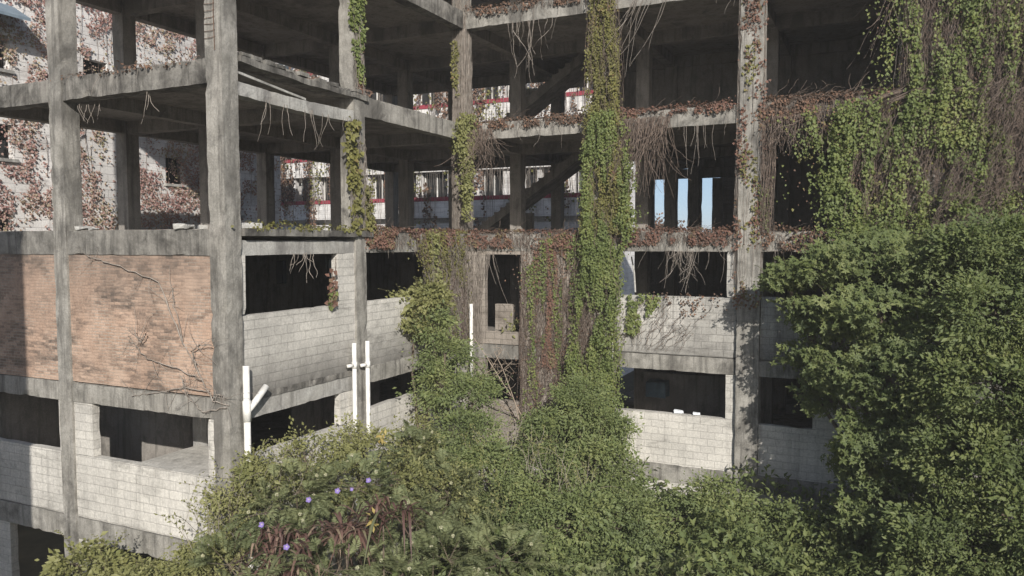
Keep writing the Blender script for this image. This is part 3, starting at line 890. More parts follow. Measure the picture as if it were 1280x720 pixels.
# red sprig hanging in the flank opening
o, og = climber('creeper_sprig', 'small red and green creeper hanging in front of the flank opening', 'creeper', W(.2, 3.1, -1.7))
leaf_obj('leaves', [mkleaf(vine_leaves('B', [(-.95, 3.0, 3.15), (-1.3, 2.95, 3.25), (-1.75, 3.0, 3.15)], 42, .13, .08, 37), og)], M['leaf_red'], o)
leaf_obj('green_leaves', [mkleaf(vine_leaves('B', [(-1.35, 3.0, 3.25), (-1.8, 2.95, 3.15)], 24, .12, .08, 38), og)], M['leaf_vine'], o)
stem_obj('stem', vine_stems('B', [(-.5, 3.1, 3.2), (-1.8, 3., 3.1)], 3, 39) - og, .008, M['stem'], o)
# 3 inner corner column
o, og = climber('climbing_vine', 'bushy light green vine hanging around the inner corner column at the fourth floor', 'vine', W(.2, 9.6, 0), 'vines on the columns')
pr = [(3.7, 9.3, 9.75), (3.2, 8.9, 9.85), (2.6, 8.8, 9.9), (1.8, 8.95, 9.7), (1., 9.15, 9.6), (.4, 9.3, 9.55)]
leaf_obj('leaves', [mkleaf(vine_leaves('B', pr, 1900, .085, .30, 41, .4, fa=2.5, fz=1.5, lo=.1), og)], M['leaf_light'], o)
leaf_obj('front_leaves', [mkleaf(vine_leaves('C', [(3.5, -.15, .5), (2.6, -.2, .55), (2.0, -.1, .4)], 700, .08, .25, 42, .4, fa=2.5, fz=1.5), og)], M['leaf_light'], o)
leaf_obj('brown_leaves', [mkleaf(vine_leaves('C', [(6., -.2, .05), (4.4, -.22, 0), (3.5, -.2, .0)], 330, .075, .14, 43, .4), og)], M['leaf_olive'], o)
stem_obj('stems', vine_stems('C', [(8., -.2, .22), (0, -.2, .22)], 240, 44, .05) - og, .006, M['stem_grey'], o)
stem_obj('side_stems', vine_stems('B', [(8., 9.72, 10.1), (0, 9.72, 10.1)], 90, 45, .05) - og, .009, M['stem_grey'], o)
o, og = climber('climbing_vine', 'brown and green creeper cascading below the ledge at the inner corner', 'vine', W(.3, 8.5, -4.), 'vines on the columns')
pr = [(0.05, 6.6, 9.7), (-.6, 6.8, 9.7), (-1.3, 7.5, 9.7), (-2.4, 7.3, 9.7), (-3.4, 7.8, 9.7)]
leaf_obj('brown_leaves', [mkleaf(vine_leaves('B', pr, 3800, .06, .2, 46, .6, fa=2.4, fz=.5), og)], M['leaf_olive'], o)
leaf_obj('green_leaves', [mkleaf(vine_leaves('B', [(.0, 6.8, 7.7), (-.6, 6.7, 7.7), (-1.2, 7.2, 7.9), (-1.8, 7.3, 8.4)], 1100, .08, .25, 47, .5), og)], M['leaf_light'], o)
leaf_obj('front_leaves', [mkleaf(vine_leaves('C', [(0, -.2, .4), (-1.0, -.2, .2), (-2.0, -.2, .02)], 600, .075, .12, 48, .5), og)], M['leaf_olive'], o)
stem_obj('stems', vine_stems('B', pr, 300, 49, .18) - og, .007, M['stem'], o)
stem_obj('front_stems', vine_stems('C', [(0, -.2, .8), (-3.4, -.2, .8)], 110, 50, .06) - og, .006, M['stem_grey'], o)
# 4 right front column, red and brown
stem_obj('dead_stems', vine_stems('B', [(0, 6.9, 9.7), (-3.4, 7.6, 9.7)], 260, 56, .3, wob=.6, frac=(.15, .5)) - og, .006, M['stem_grey'], o)
# red and brown column
o, og = climber('climbing_vine', 'dry stems with scattered red leaves covering the rightmost bare column', 'vine', W(8.9, 9.5, -2.), 'vines on the columns')
pr = [(8.5, 8.5, 9.15), (3.5, 8.5, 9.15), (0., 8.48, 9.2), (-2., 8.5, 9.1)]
leaf_obj('red_leaves', [mkleaf(vine_leaves('C', pr, 2300, .075, .14, 51, .5, fa=2.2, fz=.7), og)], M['leaf_red'], o)
leaf_obj('olive_leaves', [mkleaf(vine_leaves('C', [(8, 8.6, 9.0), (-.6, 8.6, 9.1)], 650, .075, .14, 52, .5, fa=2.4, fz=.8), og)], M['leaf_olive'], o)
leaf_obj('green_leaves', [mkleaf(vine_leaves('C', [(1.2, 9.1, 9.35), (-.6, 9.05, 9.3)], 190, .08, .12, 53, .4), og)], M['leaf_vine'], o)
stem_obj('stems', vine_stems('C', [(8.6, 8.5, 9.15), (-1.4, 8.5, 9.15)], 300, 54, .06) - og, .006, M['stem_grey'], o)
stem_obj('loose_stems', vine_stems('C', [(3.2, 9.1, 9.5), (0., 9.1, 9.4)], 90, 55, .2) - og, .007, M['stem'], o)
# 5 creeper on the wall right of the narrow window
o, og = climber('wall_creeper', 'red and green creeper on brown stems over the wall right of the narrow window', 'creeper', W(3.2, 9.7, -6.))
pr = [(0.0, 2.1, 4.5), (-2., 2.15, 4.4), (-6.2, 2.15, 4.4)]
leaf_obj('dead_leaves', [mkleaf(vine_leaves('C', pr, 2600, .05, .1, 67, .3), og)], M['leaf_dry'], o)
leaf_obj('red_leaves', [mkleaf(vine_leaves('C', [(-.2, 2.6, 3.7), (-2, 2.7, 3.3), (-4., 2.8, 3.4)], 1500, .075, .08, 61, .5, fa=3, fz=.4), og)], M['leaf_red'], o)
leaf_obj('green_leaves', [mkleaf(vine_leaves('C', [(.0, 3.1, 4.2), (-1.2, 2.3, 3.9), (-3.4, 2.4, 3.9), (-6, 2.2, 4.2)], 2600, .062, .12, 62, .66, fa=3.4, fz=.35), og)], M['leaf_vine'], o)
stem_obj('stems', vine_stems('C', pr, 300, 63, .10, wob=.9) - og, .006, M['stem'], o)
# 6 creeper dropping over the block wall right of the thick vine
o, og = climber('wall_creeper', 'thin light green creeper trailing over the sill onto the pale block wall', 'creeper', W(5.8, 9.7, -3.))
leaf_obj('leaves', [mkleaf(vine_leaves('C', [(-1.75, 5.3, 6.6), (-2.2, 5.4, 6.2), (-2.9, 5.5, 5.8)], 420, .085, .1, 64, .4, fa=2.6, fz=.8), og)], M['leaf_vine'], o)
leaf_obj('dry_leaves', [mkleaf(vine_leaves('C', [(-1.7, 6.0, 8.2), (-2.3, 6.3, 7.9)], 130, .06, .07, 65, .4, fa=3), og)], M['leaf_dry'], o)
stem_obj('stems', vine_stems('C', [(-1.75, 5.2, 8.2), (-3.3, 5.1, 7.0)], 46, 66, .04, wob=.5) - og, .007, M['stem'], o)
# 7 the curtain over the right end
o, og = climber('vine_curtain', 'broad curtain of green vine and brown dead stems covering the right end of the building', 'vine', W(13.5, 9.6, -1.))
pr = [(9.5, 12.5, 18), (3.4, 12.5, 18), (3.0, 10.5, 18), (1.5, 10.6, 18), (.3, 11.0, 18), (-1.5, 11.2, 18)]
leaf_obj('green_leaves', [mkleaf(vine_leaves('C', pr, 40000, .072, .6, 71, .45, fa=1.2, fz=.4), og), mkleaf(vine_leaves('C', [(9.5, 12.4, 18.), (3.6, 12.5, 17.), (2.0, 12.4, 15.)], 26000, .072, .6, 77, .38, fa=1.5, fz=.3), og)], M['leaf_vine'], o)
leaf_obj('sparse_leaves', [mkleaf(vine_leaves('C', pr, 9000, .075, .4, 72, .3), og)], M['leaf_olive'], o)
leaf_obj('dead_leaves', [mkleaf(vine_leaves('C', pr, 9000, .05, .35, 76, .2), og)], M['leaf_dry'], o)
leaf_obj('left_leaves', [mkleaf(vine_leaves('C', [(9.5, 12.4, 13.6), (3.2, 12.4, 13.5), (2.9, 10.45, 13), (1.5, 10.6, 12.2), (0, 11, 12.4)], 8000, .09, .45, 73, .5, fa=1.3, fz=.5), og)], M['leaf_vine'], o)
stem_obj('dead_stems', vine_stems('C', [(9.5, 12.5, 18), (3.4, 12.4, 18), (3.1, 11.5, 18), (-1.5, 11., 18)], 3400, 74, .45, wob=.6, frac=(.08, .3)) - og, .0065, M['stem'], o)
stem_obj('twig_mat', np.concatenate([vine_stems('C', [(3.6, 14.2, 18), (-.8, 12.8, 18)], 2200, 78, .25, wob=.45, frac=(.06, .3), gap=.5) + NRM['C'] * .45, vine_stems('C', [(8.5, 13.2, 17), (3.2, 13.2, 17)], 1300, 79, .2, wob=.4, frac=(.1, .35), gap=.7) + NRM['C'] * .4]) - og, .006, M['stem'], o)
stem_obj('edge_stems', vine_stems('C', [(9.5, 12.25, 12.7), (3.5, 12.3, 12.8)], 70, 75, .3) - og, .008, M['stem_grey'], o)

# 8 dry creeper along the ledges
def ledge(label, fc, a0, a1, ztop, h, seed, nl, ns, leaf='leaf_dry', hang=.5):
    org = W(*(face(fc, (a0 + a1) / 2, ztop, 0.)))
    o, og = climber('ledge_creeper', label, 'creeper', org, 'dry creepers along the slab edges')
    rg = np.random.default_rng(seed)
    q = vine_leaves(fc, [(ztop + .03, a0, a1), (ztop - h, a0, a1)], nl, .07, .10, seed, .4, fa=1.2, fz=1.2)
    a = a0 + (a1 - a0) * rg.random(int(nl * .7)); z = ztop + .02 + .13 * rg.random(len(a)) * np.array([.4 + abs(nz(x * .9, seed, 0)) * 1.6 for x in a])
    P = toW(face(fc, a, z, -.22 * rg.random(len(a)) + .06))
    q2 = (P, rg.normal(0, 1, P.shape), np.array([0, 0, 1.]) + rg.normal(0, .5, P.shape), .075 * (.5 + .8 * rg.random(len(a))), .8)
    leaf_obj('dead_leaves', [mkleaf(q, og), mkleaf(q2, og)], M[leaf], o)
    L = vine_stems(fc, [(ztop + .04, a0, a1), (ztop - h, a0, a1)], ns, seed + 1, .07, wob=.05, frac=(.4, 1.1))
    a = a0 + (a1 - a0 - .7) * rg.random(ns // 6)
    L2 = walk(toW(face(fc, a, ztop + .03, .05)), np.tile([CT, -ST, 0.], (len(a), 1)) if fc == 'C' else np.tile([ST, CT, 0.], (len(a), 1)), .7, 14, .22, rg)
    stem_obj('stems', np.concatenate([L, L2]) - og, .006, M['stem'], o)
    if hang:
        k = max(3, int(ns * .10)); a = a0 + (a1 - a0) * rg.random(k)
        Lh = walk(toW(face(fc, a, ztop - h, .05)), np.tile([0, 0, -1.], (k, 1)), hang * (.2 + rg.random(k) ** 2), 14, .13, rg)
        stem_obj('root_fringe', Lh - og, .006, M['stem_grey'], o)
    return o


ledge('red brown dead creeper on the third floor edge between inner corner and thick vine', 'C', .2, 4.3, 0., .42, 81, 900, 240, 'leaf_red', .8)
ledge('red brown dead creeper on the third floor edge right of the thick vine', 'C', 5.0, 8.5, 0., .34, 82, 760, 200, 'leaf_red', 1.0)
ledge('dead creeper on the third floor edge beside the big tree', 'C', 9.1, 12.8, 0., .5, 83, 800, 140, 'leaf_dry', .6)
ledge('brown litter and stems on the fourth floor edge between inner corner and thick vine', 'C', .2, 4.3, 3.4, .20, 84, 420, 120, 'leaf_dry', .8)
ledge('rusty brown litter on the fourth floor edge right of the thick vine', 'C', 5.0, 8.5, 3.4, .16, 85, 480, 80, 'leaf_red', .9)
ledge('dense dead stems on the fourth floor edge left of the green curtain', 'C', 9.1, 12.8, 3.4, .55, 86, 2200, 520, 'leaf_dry', .9)
ledge('brown creeper on the fifth floor edge near the inner corner', 'C', .2, 4.4, 6.85, .2, 87, 320, 110, 'leaf_dry', 1.2)
ledge('thin brown creeper on the fifth floor edge right of the thick vine', 'C', 5.0, 8.5, 6.85, .15, 88, 160, 60, 'leaf_dry', 1.4)
ledge('reddish creeper carpet on the flank ledge near the inner corner', 'B', 4.6, 9.6, 0., .4, 89, 1700, 150, 'leaf_red', .3)
ledge('yellowish litter along the flank ledge beside the corner column', 'B', .4, 4.2, 0.03, .02, 90, 260, 20, 'leaf_olive', 0)
ledge('sparse dead creeper on the left fourth floor beam', 'A', -4.4, -.3, 3.4, .06, 91, 60, 40, 'leaf_dry', .5)


# 9 bundles of dead strands hanging free
def bundle(label, fc, a0, a1, z, length, n, seed, wob=.10, r=.008, d=.12, mat='stem', side=0.):
    org = W(*face(fc, (a0 + a1) / 2, z, d))
    o, og = climber('hanging_strands', label, 'dead vine', org, 'dead strands hanging from the slabs')
    rg = np.random.default_rng(seed)
    a = a0 + (a1 - a0) * rg.random(n)
    dr = np.tile([side * CT, -side * ST, -1.], (n, 1))
    L = walk(toW(face(fc, a, z - .05 * rg.random(n), d * (.3 + 1.2 * rg.random(n)))), dr, length * (.25 + .8 * rg.random(n)), 18, wob, rg)
    return stem_obj('strands', L - og, r, M[mat], o)


bundle('dense bunch of dead brown strands right of the thick vine under the fourth floor', 'C', 5.3, 6.7, 3.2, 2.3, 190, 101, .10, side=-.22)
bundle('tangle of dead strands beside the inner corner column under the fourth floor', 'C', .3, 1.2, 3.2, 1.9, 90, 102, .15)
bundle('fringe of dead strands right of the red leaved column under the fourth floor', 'C', 9.2, 11., 3.0, 1.1, 170, 103, .14)
bundle('grey strands dangling in the middle of the opening under the third floor edge', 'C', 6.6, 7.5, -.5, 1.2, 36, 104, .13, mat='stem_grey')
bundle('few pale roots dangling under the fifth floor left of the thick vine', 'C', 1.6, 3.2, 6.3, 1.9, 16, 105, .14, .011, mat='stem_grey')
bundle('slanting pale roots under the fifth floor right of the thick vine', 'C', 5.6, 6.6, 6.5, 2.2, 12, 106, .05, .010, mat='stem_grey', side=-.4)
bundle('two long thin roots hanging in the dark bay left of the red leaved column', 'C', 7.0, 7.9, 2.9, 1.9, 9, 107, .06, mat='stem_grey')
bundle('grey strands hanging in the narrow window', 'C', .9, 1.3, -.6, 1.9, 9, 108, .06, .010, mat='stem_grey')
bundle('pale curled wires hanging in the flank opening', 'B', 1.6, 2.6, -.5, .75, 9, 109, .16, .011, mat='stem_grey', d=.02)
bundle('thin wires hanging under the torn slab edge on the flank', 'B', .8, 4., 2.75, .9, 14, 110, .08, .008, mat='stem_grey', d=.02)
bundle('frayed wire hanging under the left fourth floor beam', 'A', -2.0, -1.9, 2.9, .9, 3, 111, .08, .011, mat='stem_grey', d=-.1)
bundle('torn threads hanging below the left beam beside the left column', 'A', -4.2, -3.5, 2.8, .6, 8, 112, .12, .009, mat='stem_grey', d=-.15)
bundle('dead strands hanging along the left edge of the green curtain', 'C', 12.2, 12.6, 7.2, 3.4, 40, 113, .10)

# bare creeper climbing across the corner column over the brick
o, og = climber('bare_creeper', 'leafless grey creeper branching over the lower right of the brick panel and corner column', 'creeper', W(-.4, -.25, -3.6))
rg = np.random.default_rng(120)
def on_a(pts): return toW(np.array([[u, -.19 - d, z] for u, z, d in pts]))
def spline(pts, m):
    pts = np.asarray(pts); t = np.linspace(0, len(pts) - 1, m)
    return np.stack([np.interp(t, np.arange(len(pts)), pts[:, k]) for k in range(3)], 1) + rg.normal(0, .012, (m, 3))
main = [[(.25, -3.55, .05), (-.2, -3.5, .06), (-.6, -2.9, .04), (-1.0, -2.4, .03), (-1.25, -1.6, .02), (-1.3, -1.2, .02)],
        [(-.6, -2.9, .04), (-.75, -2.5, .05), (-.4, -2.35, .16), (-.1, -2.33, .1)], [(-1.0, -2.4, .03), (-1.7, -1.1, .02), (-3.3, -.7, .02), (-3.9, -.56, .02)],
        [(-.5, -3.1, .04), (-1.2, -2.9, .03), (-2.1, -2.75, .03), (-2.7, -2.3, .02)], [(-.3, -3.3, .05), (-1., -3.3, .03), (-1.8, -3.45, .02), (-2.6, -3.6, .02)],
        [(.2, -3.6, .06), (-.5, -3.75, .05), (-.9, -3.5, .04), (-1.1, -3.0, .03)], [(-.2, -3.5, .06), (0, -3.35, .08), (.25, -3.4, .1)], [(-2.0, -2.2, .12), (-2.2, -2.4, .1), (-2.4, -2.1, .12)]]
L = np.array([spline(on_a(p), 22) for p in main])
stem_obj('branches', L - og, .016, M['stem_grey'], o)
tips = []
for l in L:
    for k in range(9):
        s = l[rg.integers(4, 21)]; tips.append((s, [rg.normal(0, 1) * CT, -rg.normal(0, 1) * ST * .3 - .05, rg.normal(0, .8)]))
T = walk(np.array([t[0] for t in tips]), np.array([[d[0], -d[0] * ST / CT, d[2]] for _, d in tips]), .3 + .5 * rg.random(len(tips)), 10, .15, rg)
stem_obj('branchwork', T - og, .006, M['stem_grey'], o)

# ivy on the white building
o, og = climber('autumn_ivy', 'red and brown autumn ivy spread over the white building behind the left bays', 'ivy', W(-15., 9., -9.6))
q = vine_leaves('W', [(12., 3.5, 18.), (3., 1., 18.), (-2, 1., 18.)], 24000, .088, .12, 131, .5, fa=.6, fz=.5, lo=.01)
leaf_obj('leaves', [mkleaf(q, og)], M['ivy'], o)
q = vine_leaves('W', [(12., 1., 18.), (-2, 1., 18.)], 7000, .085, .08, 132, .3, fa=1.5, fz=1.5, lo=.01)
leaf_obj('stray_leaves', [mkleaf(q, og)], M['ivy'], o)
stem_obj('stems', vine_stems('W', [(12., 1., 18.), (-2, 1., 18.)], 90, 133, .04, frac=(.06, .2)) - og, .010, M['stem'], o)

o, og = climber('dead_ivy', 'grey brown dead ivy hanging in vertical bands on the banded building', 'ivy', W(-16., 33.6, -9.6))
pr = [(13., -32., -4.2), (-.5, -32., -4.2)]
leaf_obj('leaves', [mkleaf(vine_leaves('F33.7', pr, 9000, .17, .2, 141, .7, fa=.8, fz=.12), og)], M['leaf_dry'], o)
leaf_obj('green_leaves', [mkleaf(vine_leaves('F33.7', pr, 2500, .17, .2, 142, .7, fa=.5, fz=.2), og)], M['leaf_olive'], o)
stem_obj('stems', vine_stems('F33.7', pr, 700, 143, .1, frac=(.1, .4)) - og, .014, M['stem_grey'], o)

# ------------------------------------------------------------------ ground
gx = np.concatenate([-np.geomspace(600, 32, 10), np.linspace(-28, 28, 57), np.geomspace(32, 600, 10)])
V = []
for j in gx:
    for i in gx:
        u, v = i, j + 4
        V.append(W(u, v, ground_z(u, v) - .004 + .12 * nz(u * .3, v * .3, 2)))
n = len(gx)
Fq = [[j * n + i, j * n + i + 1, (j + 1) * n + i + 1, (j + 1) * n + i] for j in range(n - 1) for i in range(n - 1)]
tag(link('ground', np_mesh('ground', V, Fq, True), M['soil']), kind='structure')

# ------------------------------------------------------------------ trees and shrubs
GT = 'trees beside the building'
plant('broadleaf_tree', 'big dark green tree with star shaped leaf clusters in front of the right bays', 'tree',
      [blob(1020, 338, 19.0, .85, .9, .42), blob(980, 350, 19.2, .5, .6, .24), blob(1090, 320, 18.4, 1.2, 1.1, .5), blob(1165, 330, 17.6, 1.2, 1.2, .6), blob(1040, 400, 18.6, .75, .9, .40), blob(1000, 388, 19., .5, .6, .26), blob(1010, 445, 18.8, .55, .7, .32),
       blob(1100, 395, 17.6, 1.2, 1.2, .6), blob(1050, 470, 18.2, .7, .8, .42), blob(1025, 505, 18.4, .4, .5, .22), blob(1105, 470, 17.2, 1.1, 1.1, .65), blob(1165, 440, 16.6, 1.1, 1.2, .7), blob(1110, 555, 16.8, .95, 1., .7), blob(1170, 530, 16.0, 1.1, 1.1, .8), blob(1120, 640, 16.2, 1.0, 1.0, .8), blob(1070, 580, 17.4, .4, .5, .4)],
      30, 50, .15, .075, .036, M['leaf_tree'], 201, GT, whorl=5, up=.7, down=.12, flat=.5, trunk_r=.09, nbr=14, trunkname='trunk', foot=at(1140, 600, 17.5))
plant('broadleaf_tree', 'dense leafy tree filling the right edge beneath the vine curtain', 'tree',
      [blob(1225, 310, 16.8, 1.0, 1.0, .55), blob(1290, 330, 16.2, 1.2, 1.2, .7), blob(1245, 395, 15.4, 1.2, 1.2, .7), blob(1320, 440, 15, 1.2, 1.2, .9), blob(1240, 480, 14.8, 1.1, 1.1, .75), blob(1300, 540, 14.4, 1.1, 1.1, .9),
       blob(1225, 575, 14.8, 1.1, 1.0, .8), blob(1290, 650, 14.2, 1.2, 1.1, .9), blob(1200, 680, 14.6, 1.2, 1.0, .8)],
      28, 54, .15, .078, .04, M['leaf_tree'], 202, GT, up=.6, down=.12, flat=.5, trunk_r=.09, nbr=14, trunkname='trunk', foot=at(1300, 600, 15))
GS = 'shrubs along the foot of the building'
plant('shrub', 'light leafy bush between the vine curtain and the crowns of the right trees', 'shrub',
      [blob(1075, 290, 19.6, .7, .6, .3), blob(1150, 290, 19.2, .9, .7, .5), blob(1215, 270, 18.8, .8, .7, .5), blob(1275, 262, 18.4, .8, .7, .5), blob(1110, 262, 19.8, .4, .4, .25)],
      22, 44, .16, .08, .045, M['leaf_vine'], 212, GS, foot=at(1180, 600, 19.6))
plant('shrub', 'small leaved shrub climbing against the inner corner below the white pipe', 'shrub',
      [blob(540, 405, 21.4, .42, .4, .35), blob(556, 442, 21.2, .6, .5, .42), blob(552, 485, 20.8, .6, .55, .55), blob(592, 492, 20.8, .5, .45, .5), blob(585, 545, 20.2, .8, .6, .7), blob(540, 570, 19.6, .75, .6, .6)],
      28, 60, .16, .068, .034, M['leaf_bush'], 203, GS, up=.5)
plant('shrub', 'light green shrub leaning over the block wall left of the inner corner', 'shrub',
      [blob(515, 378, 21.8, .42, .4, .24), blob(540, 372, 21.8, .4, .4, .25), blob(530, 405, 21.6, .4, .4, .3)], 24, 46, .13, .10, .065, M['leaf_light'], 204, GS)
plant('shrub', 'dark shrub rising below the thick green vine', 'shrub',
      [blob(725, 500, 21.4, .6, .5, .7), blob(755, 530, 21., .6, .5, .7), blob(690, 545, 20.6, .8, .6, .7), blob(745, 590, 20., .9, .7, .8), blob(670, 600, 19.6, .9, .7, .8), blob(780, 600, 20., .55, .5, .5)],
      22, 66, .16, .068, .034, M['leaf_bush'], 205, GS)
plant('shrub', 'broad leafy shrub in the middle foreground under the narrow window', 'shrub',
      [blob(600, 590, 18.6, .8, .7, .7), blob(640, 640, 17.8, 1., .8, .8), blob(710, 660, 17.4, 1., .8, .8), blob(770, 660, 17.4, .9, .8, .7), blob(690, 720, 16.4, 1.1, .8, .8), blob(780, 730, 16.2, 1.0, .8, .8)],
      20, 64, .17, .072, .038, M['leaf_bush'], 206, GS)
plant('shrub', 'rounded shrub at the foot of the pale block wall', 'shrub',
      [blob(850, 650, 18.4, .7, .7, .6), blob(905, 640, 18.4, .8, .7, .65), blob(840, 710, 17.2, .9, .8, .7), blob(930, 700, 17.2, .9, .8, .7)],
      22, 62, .16, .07, .040, M['leaf_bush'], 207, GS)
plant('shrub', 'shrub between the rounded shrub and the big tree', 'shrub',
      [blob(965, 665, 18., .7, .7, .6), blob(1010, 690, 17.4, .8, .7, .65), blob(1060, 680, 17., .8, .7, .7), blob(990, 740, 16.4, .9, .8, .7), blob(1080, 730, 16., .9, .8, .7)],
      20, 52, .15, .085, .05, M['leaf_tree'], 208, GS)
plant('shrub', 'bright yellow green young shrub at the lower left corner', 'shrub',
      [blob(95, 705, 15.6, .32, .35, .42), blob(130, 715, 15.4, .4, .4, .28), blob(165, 730, 15.2, .5, .5, .3)], 26, 34, .12, .11, .06, M['leaf_light'], 209, GS)
plant('shrub', 'pale leafed scrub in front of the corner column base', 'shrub',
      [blob(290, 640, 15.2, .42, .45, .5), blob(255, 700, 14.6, .5, .5, .4), blob(320, 590, 15.6, .3, .35, .35), blob(205, 725, 14.8, .4, .4, .3)], 24, 46, .13, .075, .04, M['leaf_light'], 210, GS)
plant('shrub', 'sprawling shrub with yellow green leaves along the flank below the twin pipes', 'shrub',
      [blob(380, 570, 17.2, .6, .6, .35), blob(445, 555, 17.6, .6, .6, .40), blob(505, 545, 18.4, .6, .6, .4), blob(420, 600, 16.6, .8, .7, .5), blob(490, 600, 16.8, .8, .7, .55), blob(535, 620, 17., .8, .7, .6), blob(340, 610, 15.8, .5, .5, .4)],
      15, 46, .15, .07, .036, M['leaf_light'], 211, GS)


# feathery leaved plants with cream flower heads
def feather(label, spots, seed, nf, flen, puffs=0):
    rg = np.random.default_rng(seed)
    foot = base_of(np.mean([s[0] for s in spots], 0))
    root = empty('feathery_shrub', tuple(foot)); tag(root, label, 'shrub', 'feathery shrubs in the foreground')
    P, O = clumps_on(spots, nf, rg)
    m = 9; n = len(P)
    d = unit(O + np.array([0, 0, .5]) + rg.normal(0, .35, O.shape))
    ln = flen * (.6 + .7 * rg.random(n))
    s = np.linspace(0, 1, m)[None, :, None]
    L = P[:, None] + d[:, None] * ln[:, None, None] * s - np.array([0, 0, 1.]) * (.45 * ln[:, None, None] * s ** 2)
    stem_obj('fronds', L - foot, .004, M['stem_green'], root)
    T = unit(np.gradient(L, axis=1)); side = unit(np.cross(T, np.array([0, 0, 1.]) + rg.normal(0, .15, (n, 1, 3)))); nn = np.cross(side, T)
    arrs = []
    ss = np.linspace(.1, 1, 24)
    for sgn in (-1, 1):
        for t in ss:
            k = t * (m - 1); i = min(int(k), m - 2); f = k - i
            p = L[:, i] * (1 - f) + L[:, i + 1] * f
            ll = flen * .26 * math.sin(math.pi * (.15 + .8 * t)) * (.7 + .5 * rg.random(n))
            arrs.append(leaf_arrays(p - foot, side[:, i] * sgn + T[:, i] * .5 + rg.normal(0, .12, (n, 3)), nn[:, i] + rg.normal(0, .2, (n, 3)), ll, ll * .17))
    leaf_obj('foliage', arrs, M['leaf_feather'], root)
    top = np.array([b[0] for b in spots]) - foot
    stem_obj('stem', branches_to(np.zeros(3), top, rg, 8, sag=.1), .02, M['bark'], root)
    idx = rg.choice(n, min(n, 40), replace=False); tg = P[idx] - foot
    near = np.argmin(np.linalg.norm(tg[:, None] - top[None], axis=2), 1)
    stem_obj('branchwork', np.array([np.linspace(top[k], q, 5) for q, k in zip(tg, near)]), .007, M['bark'], root)
    vis = np.where(O[:, 1] < .1)[0]
    for i in rg.choice(vis, min(puffs, len(vis)), replace=False):
        k = 60; dd = unit(rg.normal(size=(k, 3)))
        c = P[i] + O[i] * .16 + np.array([0, 0, .05])
        V, F = leaf_arrays(np.zeros((k, 3)), dd, rg.normal(size=(k, 3)), .042, .018)
        f = link('flower_head', np_mesh('flower_head', V, F), M['cream'], root); f.location = tuple(c - foot)
    return root


feather('feathery shrub above the red strap leaves, with cream flower heads', [blob(370, 615, 15.2, .7, .6, .40), blob(445, 610, 15.4, .7, .6, .4), blob(330, 640, 14.6, .5, .5, .4)], 301, 30, .52, 26)
feather('tall feathery shrub below the pipes with many cream puffs', [blob(520, 570, 17.4, .6, .6, .5), blob(560, 620, 16.6, .7, .6, .6), blob(515, 650, 15.8, .7, .6, .5)], 302, 28, .52, 30)
feather('feathery shrub in the bottom centre with dark drooping fronds', [blob(560, 700, 14.8, .8, .7, .5), blob(625, 700, 14.8, .7, .6, .5), blob(500, 720, 14.4, .6, .6, .4)], 303, 28, .56, 20)
feather('feathery shrub in the shade of the bottom left foreground', [blob(405, 712, 13.3, .75, .5, .30), blob(330, 728, 13.2, .5, .5, .25), blob(285, 705, 13.8, .5, .45, .4), blob(440, 690, 14.6, .7, .5, .4), blob(370, 670, 14.8, .7, .5, .4)], 304, 26, .5, 14)
feather('blue green feathery bush at the bottom beside the rounded shrub', [blob(840, 735, 15.2, .8, .6, .4), blob(740, 745, 15., .6, .6, .35)], 305, 24, .5, 2)


# thin wands standing out of the foreground scrub
for i, (l, spots) in enumerate((('thin pale wands sticking out of the scrub below the slanting pipe arm', [(300, 600, 15.4), (340, 590, 15.8), (270, 640, 14.8)]),
                                ('thin green wands rising in the bottom centre', [(560, 600, 16.4), (610, 640, 16.), (520, 560, 17.6)]),
                                ('arching bare wands in front of the middle shrubs', [(660, 560, 18.6), (720, 600, 18.2), (610, 560, 18.8)]))):
    rg = np.random.default_rng(600 + i); st = np.concatenate([at(*p)[None] + rg.normal(0, .35, (16, 3)) * [1, .6, .4] - [0, 0, .5] for p in spots])
    L = walk(st, np.tile([0, -.1, 1.], (len(st), 1)) + rg.normal(0, .3, (len(st), 3)), 1.0 + .6 * rg.random(len(st)), 16, .09, rg)
    L[..., 2] -= np.linspace(0, 1, 16)[None] ** 2.5 * .25
    f = base_of(np.mean([at(*p) for p in spots], 0)); o = empty('wand_plant', tuple(f)); tag(o, l, 'plant', 'wand plants in the foreground scrub')
    stem_obj('wands', L - f, .006, M['stem_grey' if i != 1 else 'stem_green'], o)
    arr = []
    for j in range(5, 16, 1):
        T = unit(L[:, j] - L[:, j - 1]); arr.append(leaf_arrays(L[:, j] - f, rg.normal(0, .7, T.shape) + T * .5, rg.normal(0, .5, T.shape) + SUNW, .075 * (.5 + rg.random(len(T))), .035))
    leaf_obj('leaves', arr, M['leaf_light'], o)


